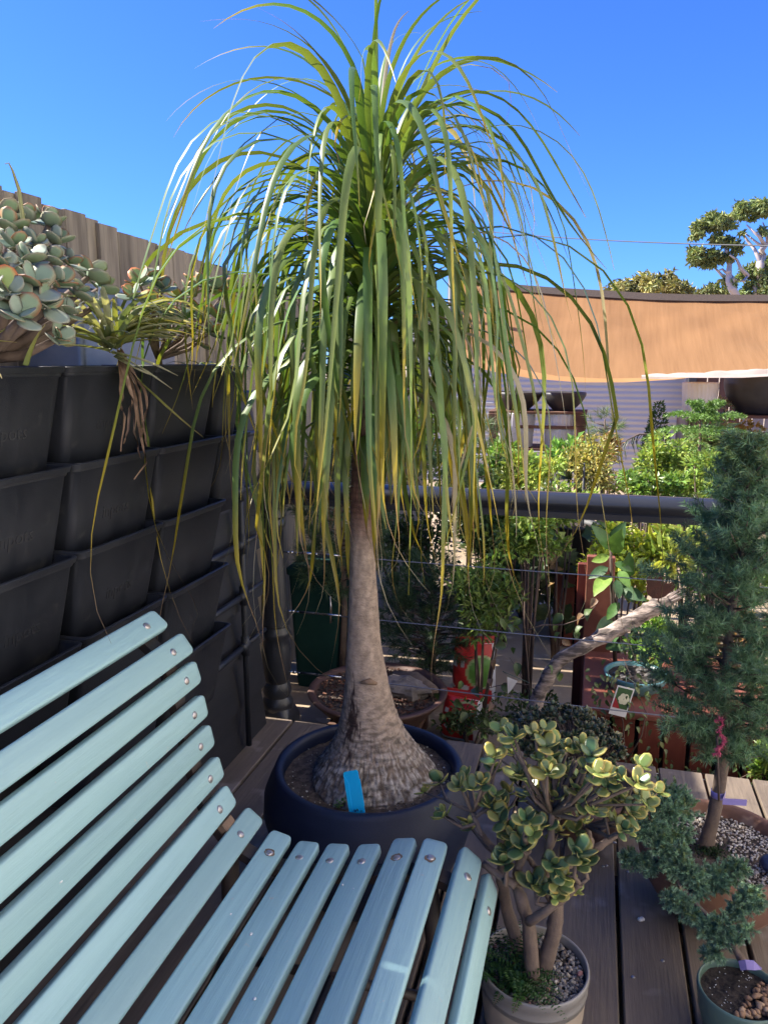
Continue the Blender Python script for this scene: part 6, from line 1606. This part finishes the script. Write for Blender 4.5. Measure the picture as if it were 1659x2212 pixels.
xl, xr_ = float(onY(880, 850, 11.2)[0]), float(onY(1478, 850, 11.2)[0])
shed = thing('garden_shed', 'blue grey corrugated steel shed beyond the garden', 'shed', ((xl + xr_) / 2, 11.3, GZ))
V, nC = [], 0
zz = np.arange(GZ, 2.14, .0127)
for xx in (xl, xr_):
    for z in zz: V.append((xx, 11.2 - .006 * math.sin(2 * math.pi * z / .076), z))
k = len(zz)
mesh('wall_sheet', (V, [(j, k + j, k + j + 1, j + 1) for j in range(k - 1)]), M['shed'], shed)
mesh('body', box(((xl + xr_) / 2, 12.4, (2.14 + GZ) / 2), (xr_ - xl - .02, 2.34, 2.14 - GZ), .01), M['shed'], shed, smooth=False)
mesh('corner_trim', box((xr_ + .05, 11.19, (2.14 + GZ) / 2), (.12, .07, 2.14 - GZ), .006), M['shed'], shed, smooth=False)
mesh('gutter', box(((xl + xr_) / 2, 11.13, 2.15), (xr_ - xl + .2, .12, .1), .02), M['shedtrim'], shed, smooth=False)
mesh('roof', box(((xl + xr_) / 2, 12.4, 2.20), (xr_ - xl + .2, 2.6, .05), .01), M['shed'], shed, smooth=False)
scx0, scx1 = float(onY(1500, 850, 11)[0]), float(onY(1900, 850, 11)[0])
scr = thing('timber_screen', 'brown weathered timber screen right of the shed', 'screen', ((scx0 + scx1) / 2, 11.0, GZ))
x = scx0
while x < scx1:
    mesh('board', box((x + .07, 11.0, (1.75 + GZ) / 2), (.13, .025, 1.75 - GZ + U(-.02, .02)), .003), M['roughwood'] if x < scx0 + .55 else M['greypole'], scr, smooth=False); x += .145
mesh('post', box((scx0 - .05, 10.95, .9), (.1, .1, 2.4), .005), M['shedtrim'], scr, smooth=False)

def ribbed_pot(name, label, u, vb, y, wpx, hpx, m, taper=.88, ribs=28, z0=None):
    sc = y / math.cos(YAW) / F; r = wpx / 2 * sc; h = hpx * sc; c = np.array(onY(u, vb, y)); z_ = c[2] if z0 is None else z0
    t = thing(name, label, 'pot', (c[0], y, z_))
    n_ = ribs * 4; V, Fs = lathe([(0, z_), (r * taper * .97, z_), (r * taper, z_ + .006), (r, z_ + h - .01), (r * .99, z_ + h), (r * .94, z_ + h), (r * .92, z_ + h * .7)], n_, (c[0], y, 0))
    if ribs > 5: V = np.array([np.array([c[0] + (v[0] - c[0]) * q_, y + (v[1] - y) * q_, v[2]]) for v in V for q_ in (1 + .016 * math.cos(math.atan2(v[1] - y, v[0] - c[0]) * ribs),)])
    mesh('body', (V, Fs), m, t)
    mesh('soil', lathe([(r * .93, z_ + h * .9), (0, z_ + h * .91)], 24, (c[0], y, 0)), M['darksoil'], t)
    return c[0], z_, h
def shelf(name, label, u0, u1, vt, y, levels=1, depth=.5, extra=()):
    x0, x1 = float(onY(u0, vt, y)[0]), float(onY(u1, vt, y)[0]); z = float(onY(u0, vt, y)[2])
    t = thing(name, label, 'shelf', ((x0 + x1) / 2, y, GZ))
    for zq in (z,) + tuple(extra):
        for k in range(4): mesh('plank', box(((x0 + x1) / 2, y - depth / 2 + (k + .5) * depth / 4, zq - .012), (x1 - x0, depth / 4 * .88, .022), .003), M['roughwood'], t, smooth=False)
        mesh('bearer', box(((x0 + x1) / 2, y - depth / 2 + .03, zq - .15), (x1 - x0, .03, .03), .003), M['roughwood'], t, smooth=False)
    for xx in (x0 + .05, x1 - .05):
        for yy in (y - depth / 2 + .04, y + depth / 2 - .04): mesh('leg', box((xx, yy, (z - .024 + GZ) / 2), (.08, .06, z - .024 - GZ), .004), M['roughwood'], t, smooth=False)
        mesh('block', box((xx, y - depth / 2 + .045, z - .08), (.10, .09, .11), .004), M['roughwood'], t, smooth=False)
    return z
zl2 = float(onY(1160, 968, 7.6)[2])
zl = shelf('plant_shelf', 'brown timber plant shelf behind the palm tips', 1062, 1268, 884, 7.8, extra=(zl2,))
zr = shelf('plant_shelf', 'rough brown pallet shelf carrying the round charcoal pot', 1490, 1800, 892, 7.2)
for u_, lab in ((1110, 'wide white ribbed pot on the lower timber shelf'), (1212, 'narrower white ribbed pot on the lower timber shelf')):
    ribbed_pot('white_pot', lab, u_, 968, 7.75, 82 if u_ == 1110 else 74, 70, M['white'], z0=zl2)
ribbed_pot('white_pot', 'white ribbed pot standing at the end of the pallet shelf', 1508, 890, 7.1, 66, 60, M['white'], z0=zr)
for u_, lab in ((1118, 'shallow black bowl on the upper timber shelf by the palm leaves'), (1216, 'shallow black bowl at the free end of the upper timber shelf')):
    c_ = np.array(onY(u_, 880, 7.8)); r = .215 if u_ == 1216 else .24; t = thing('black_bowl', lab, 'bowl', (c_[0], 7.8, zl))
    mesh('body', lathe([(0, zl), (r * .45, zl), (r * .5, zl + .012), (r * .85, zl + .09), (r, zl + .15), (r, zl + .175), (r * .95, zl + .178), (r * .9, zl + .15), (0, zl + .14)], 36, (c_[0], 7.8, 0)), M['charpot'], t)
c_ = np.array(onY(1642, 850, 7.15)); rb_ = .285
t = thing('round_pot', 'big round charcoal pot on the pallet shelf', 'pot', (c_[0], 7.2, zr))
mesh('body', lathe([(0, zr), (rb_ * .5, zr), (rb_ * .62, zr + .02)] + [(rb_ * math.sin(a), zr + .27 - rb_ * math.cos(a)) for a in np.linspace(.72, 2.5, 16)] + [(rb_ * .52, zr + .27 + rb_ * .82), (rb_ * .48, zr + .27 + rb_ * .7), (0, zr + .27 + rb_ * .68)], 44, (c_[0], 7.2, 0)), M['charpot'], t)
pz = np.array(onY(1474, 890, 7.0)); tag(mesh('grey_pole', tube([(pz[0], 7.0, GZ), (pz[0], 7.0, pz[2])], .045, 12), M['greypole'], loc=(pz[0], 7.0, GZ)), 'short weathered grey timber pole at the end of the pallet shelf', 'pole')
shrub('potted_succulent', 'pale low succulent between the white pot and the round charcoal pot', 'succulent', 1570, 872, 7.2, 50, 26, .04, (.34, .32, .2), 160, clumps=5, base=(float(onY(1570, 888, 7.2)[0]), 7.2, zr), stems=2)
shrub('orange_flowers', 'patch of orange and yellow leaves under the pallet shelf', 'flowers', 1590, 925, 7.0, 120, 40, .05, (.42, .26, .05), 240, clumps=8)
shrub('shelf_palm', 'thin leaved palm under the pallet shelf behind the Norfolk pine', 'palm', 1530, 940, 6.4, 110, 110, .12, (.16, .20, .06), 260, clumps=9, aspect=.1)

# ------------------------------------------------------------------ far trees, line
def gum(name, label, y, limbs, clumps, col, n, leafs, base, flat=.5, cat='gum tree', m='gumbark'):
    b = np.array([float(onY(base, 800, y)[0]), y, GZ]); t = thing(name, label, cat, tuple(b)); sc = y / math.cos(YAW) / F
    first = True
    for pts, r0, r1 in limbs:
        P = [np.array(onY(u_, v_, y + U(-.6, .6))) for u_, v_ in pts]
        if first: P = [b] + P; first = False
        mesh('trunk' if len(P) > 4 else 'limb', tube(P, np.linspace(r0, r1, len(P)) * sc, 9), M[m], t)
    C0, R0 = [], []
    for u_, v_, r in clumps:
        for k in range(4):
            C0.append(np.array(onY(u_ + G(0, r * .5), v_ + G(0, r * .28), y + G(0, r * sc * .7)))); R0.append(np.array([1, 1, flat]) * r * sc * U(.45, .75))
    P, D, K = cloud_pts(C0, np.array(R0), n, .35)
    kc = NR.uniform(.6, 1.4, (len(C0), 1))
    C = np.tile(col, (n, 1)) * kc[K] * NR.uniform(.7, 1.35, (n, 1)); C[:, 0] *= NR.uniform(.9, 1.25, n)
    l = leafs * NR.uniform(.6, 1.3, n)
    Vc, Fc, Cc = leafcloud(P, NR.normal(size=(n, 3)) + [0, 0, -.5], NR.normal(size=(n, 3)), l, l * .42, C)
    mesh('crown', (Vc, Fc), M['gumleaf'], t, col=Cc, kind='stuff', smooth=False)
Z9 = lambda a, b: ((1700 + a * .1483) / 1.173, (480 + b * .1483) / 1.173)
zz9 = lambda L_: [Z9(a, b) for a, b in L_]
gum('gum_tree', 'tall pale trunked gum tree rising behind the shade sail', 42,
    [(zz9([(1110, 1820), (1030, 1680), (980, 1560), (985, 1380), (1000, 1200), (940, 1050), (920, 960)]), 9, 2), (zz9([(975, 1570), (850, 1450), (730, 1330)]), 4, 1.5), (zz9([(985, 1400), (930, 1420), (870, 1360), (810, 1385)]), 3, 1.5), (zz9([(1010, 1480), (1090, 1560), (1240, 1560), (1300, 1480)]), 4, 2), (zz9([(1300, 1470), (1180, 1340), (1120, 1200), (1000, 1120)]), 4, 1.5)],
    [(a, b, r * .1483 / 1.173) for a, b, r in ((0, 0, 0),)][1:] + [(*Z9(a, b), r * .1264) for a, b, r in ((740, 500, 170), (560, 620, 150), (480, 780, 110), (900, 540, 150), (760, 620, 120), (1000, 600, 110), (740, 850, 150), (1000, 880, 120), (880, 930, 110), (1150, 1000, 120), (450, 1030, 120), (340, 1090, 100), (700, 1080, 130), (860, 1120, 110), (500, 1190, 130), (420, 1230, 90), (680, 1230, 120), (620, 1290, 90), (1040, 1620, 90), (1000, 1640, 60))], (.24, .29, .10), 7500, .25, 1865 / 1.173)
gum('gum_tree', 'larger gum tree with forked white limbs beyond the pale trunked one', 48,
    [(zz9([(1560, 1900), (1530, 1640), (1520, 1270), (1560, 1130), (1540, 1040), (1650, 900), (1750, 700)]), 11, 3), (zz9([(1520, 1260), (1420, 1020), (1300, 880), (1210, 740)]), 4, 1.5), (zz9([(1560, 980), (1450, 900), (1250, 740)]), 3, 1.2), (zz9([(1600, 960), (1500, 800), (1400, 720), (1280, 600)]), 4, 1.2), (zz9([(1640, 900), (1620, 700), (1560, 560)]), 3, 1), (zz9([(1400, 1640), (1440, 1700), (1420, 1800)]), 5, 4)],
    [(*Z9(a, b), r * .1264) for a, b, r in ((1200, 300, 150), (1120, 380, 110), (1280, 340, 120), (1330, 300, 90), (1550, 260, 150), (1620, 330, 150), (1450, 380, 90), (1700, 250, 160), (1200, 480, 80), (1100, 450, 80), (1400, 500, 60), (1600, 700, 90), (1180, 740, 50), (1300, 1450, 150), (1200, 1500, 100), (1450, 1400, 130), (1600, 1400, 170), (1650, 1250, 150), (1350, 1650, 130), (1600, 1700, 180), (1250, 1760, 120), (1480, 1300, 90), (1760, 1500, 180), (1760, 1700, 180), (1780, 1300, 160))], (.23, .29, .10), 8500, .26, 1930 / 1.173)
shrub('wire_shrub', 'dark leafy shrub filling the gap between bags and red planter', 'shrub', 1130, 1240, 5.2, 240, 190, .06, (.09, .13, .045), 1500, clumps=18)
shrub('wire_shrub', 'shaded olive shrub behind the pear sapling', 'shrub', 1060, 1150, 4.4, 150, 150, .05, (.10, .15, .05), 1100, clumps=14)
gum('far_tree', 'broad olive green tree crown showing above the sail hem', 55, [([(1400, 700), (1400, 660), (1400, 630)], 8, 4)], [(1335, 625, 26), (1365, 615, 28), (1395, 612, 28), (1425, 615, 30), (1460, 622, 28), (1485, 630, 18), (1350, 635, 30), (1420, 635, 34), (1380, 632, 30)], (.30, .29, .10), 3600, .42, 1400, flat=.75, cat='tree', m='branch')
gum('far_tree', 'small green treetop between the olive tree and the gums', 50, [([(1545, 700), (1545, 650), (1545, 635)], 5, 2)], [(1525, 632, 16), (1548, 628, 18), (1560, 635, 16)], (.22, .25, .08), 800, .36, 1545, cat='tree', m='branch')
pw0, pw1 = np.array(onY(835, 470, 40)), np.array(onY(1720, 532, 22))
pl = thing('power_pole', 'tall timber power pole hidden behind the palm crown', 'pole', (pw0[0], 40, GZ))
mesh('pole', tube([(pw0[0], 40, GZ), (pw0[0], 40, pw0[2] + .4)], .11, 10), M['branch'], pl)
wl_ = []
for s in np.linspace(0, 1, 40): wl_.append(pw0 * (1 - s) + pw1 * s + np.array([0, 0, -1.1 * 4 * s * (1 - s) * .25]))
wv_, wf_ = tube(wl_, .018, 5)
tag(mesh('power_line', (wv_, wf_), M['shedtrim'], loc=pw0), 'thin overhead power line crossing the sky towards the gum tree', 'power line')
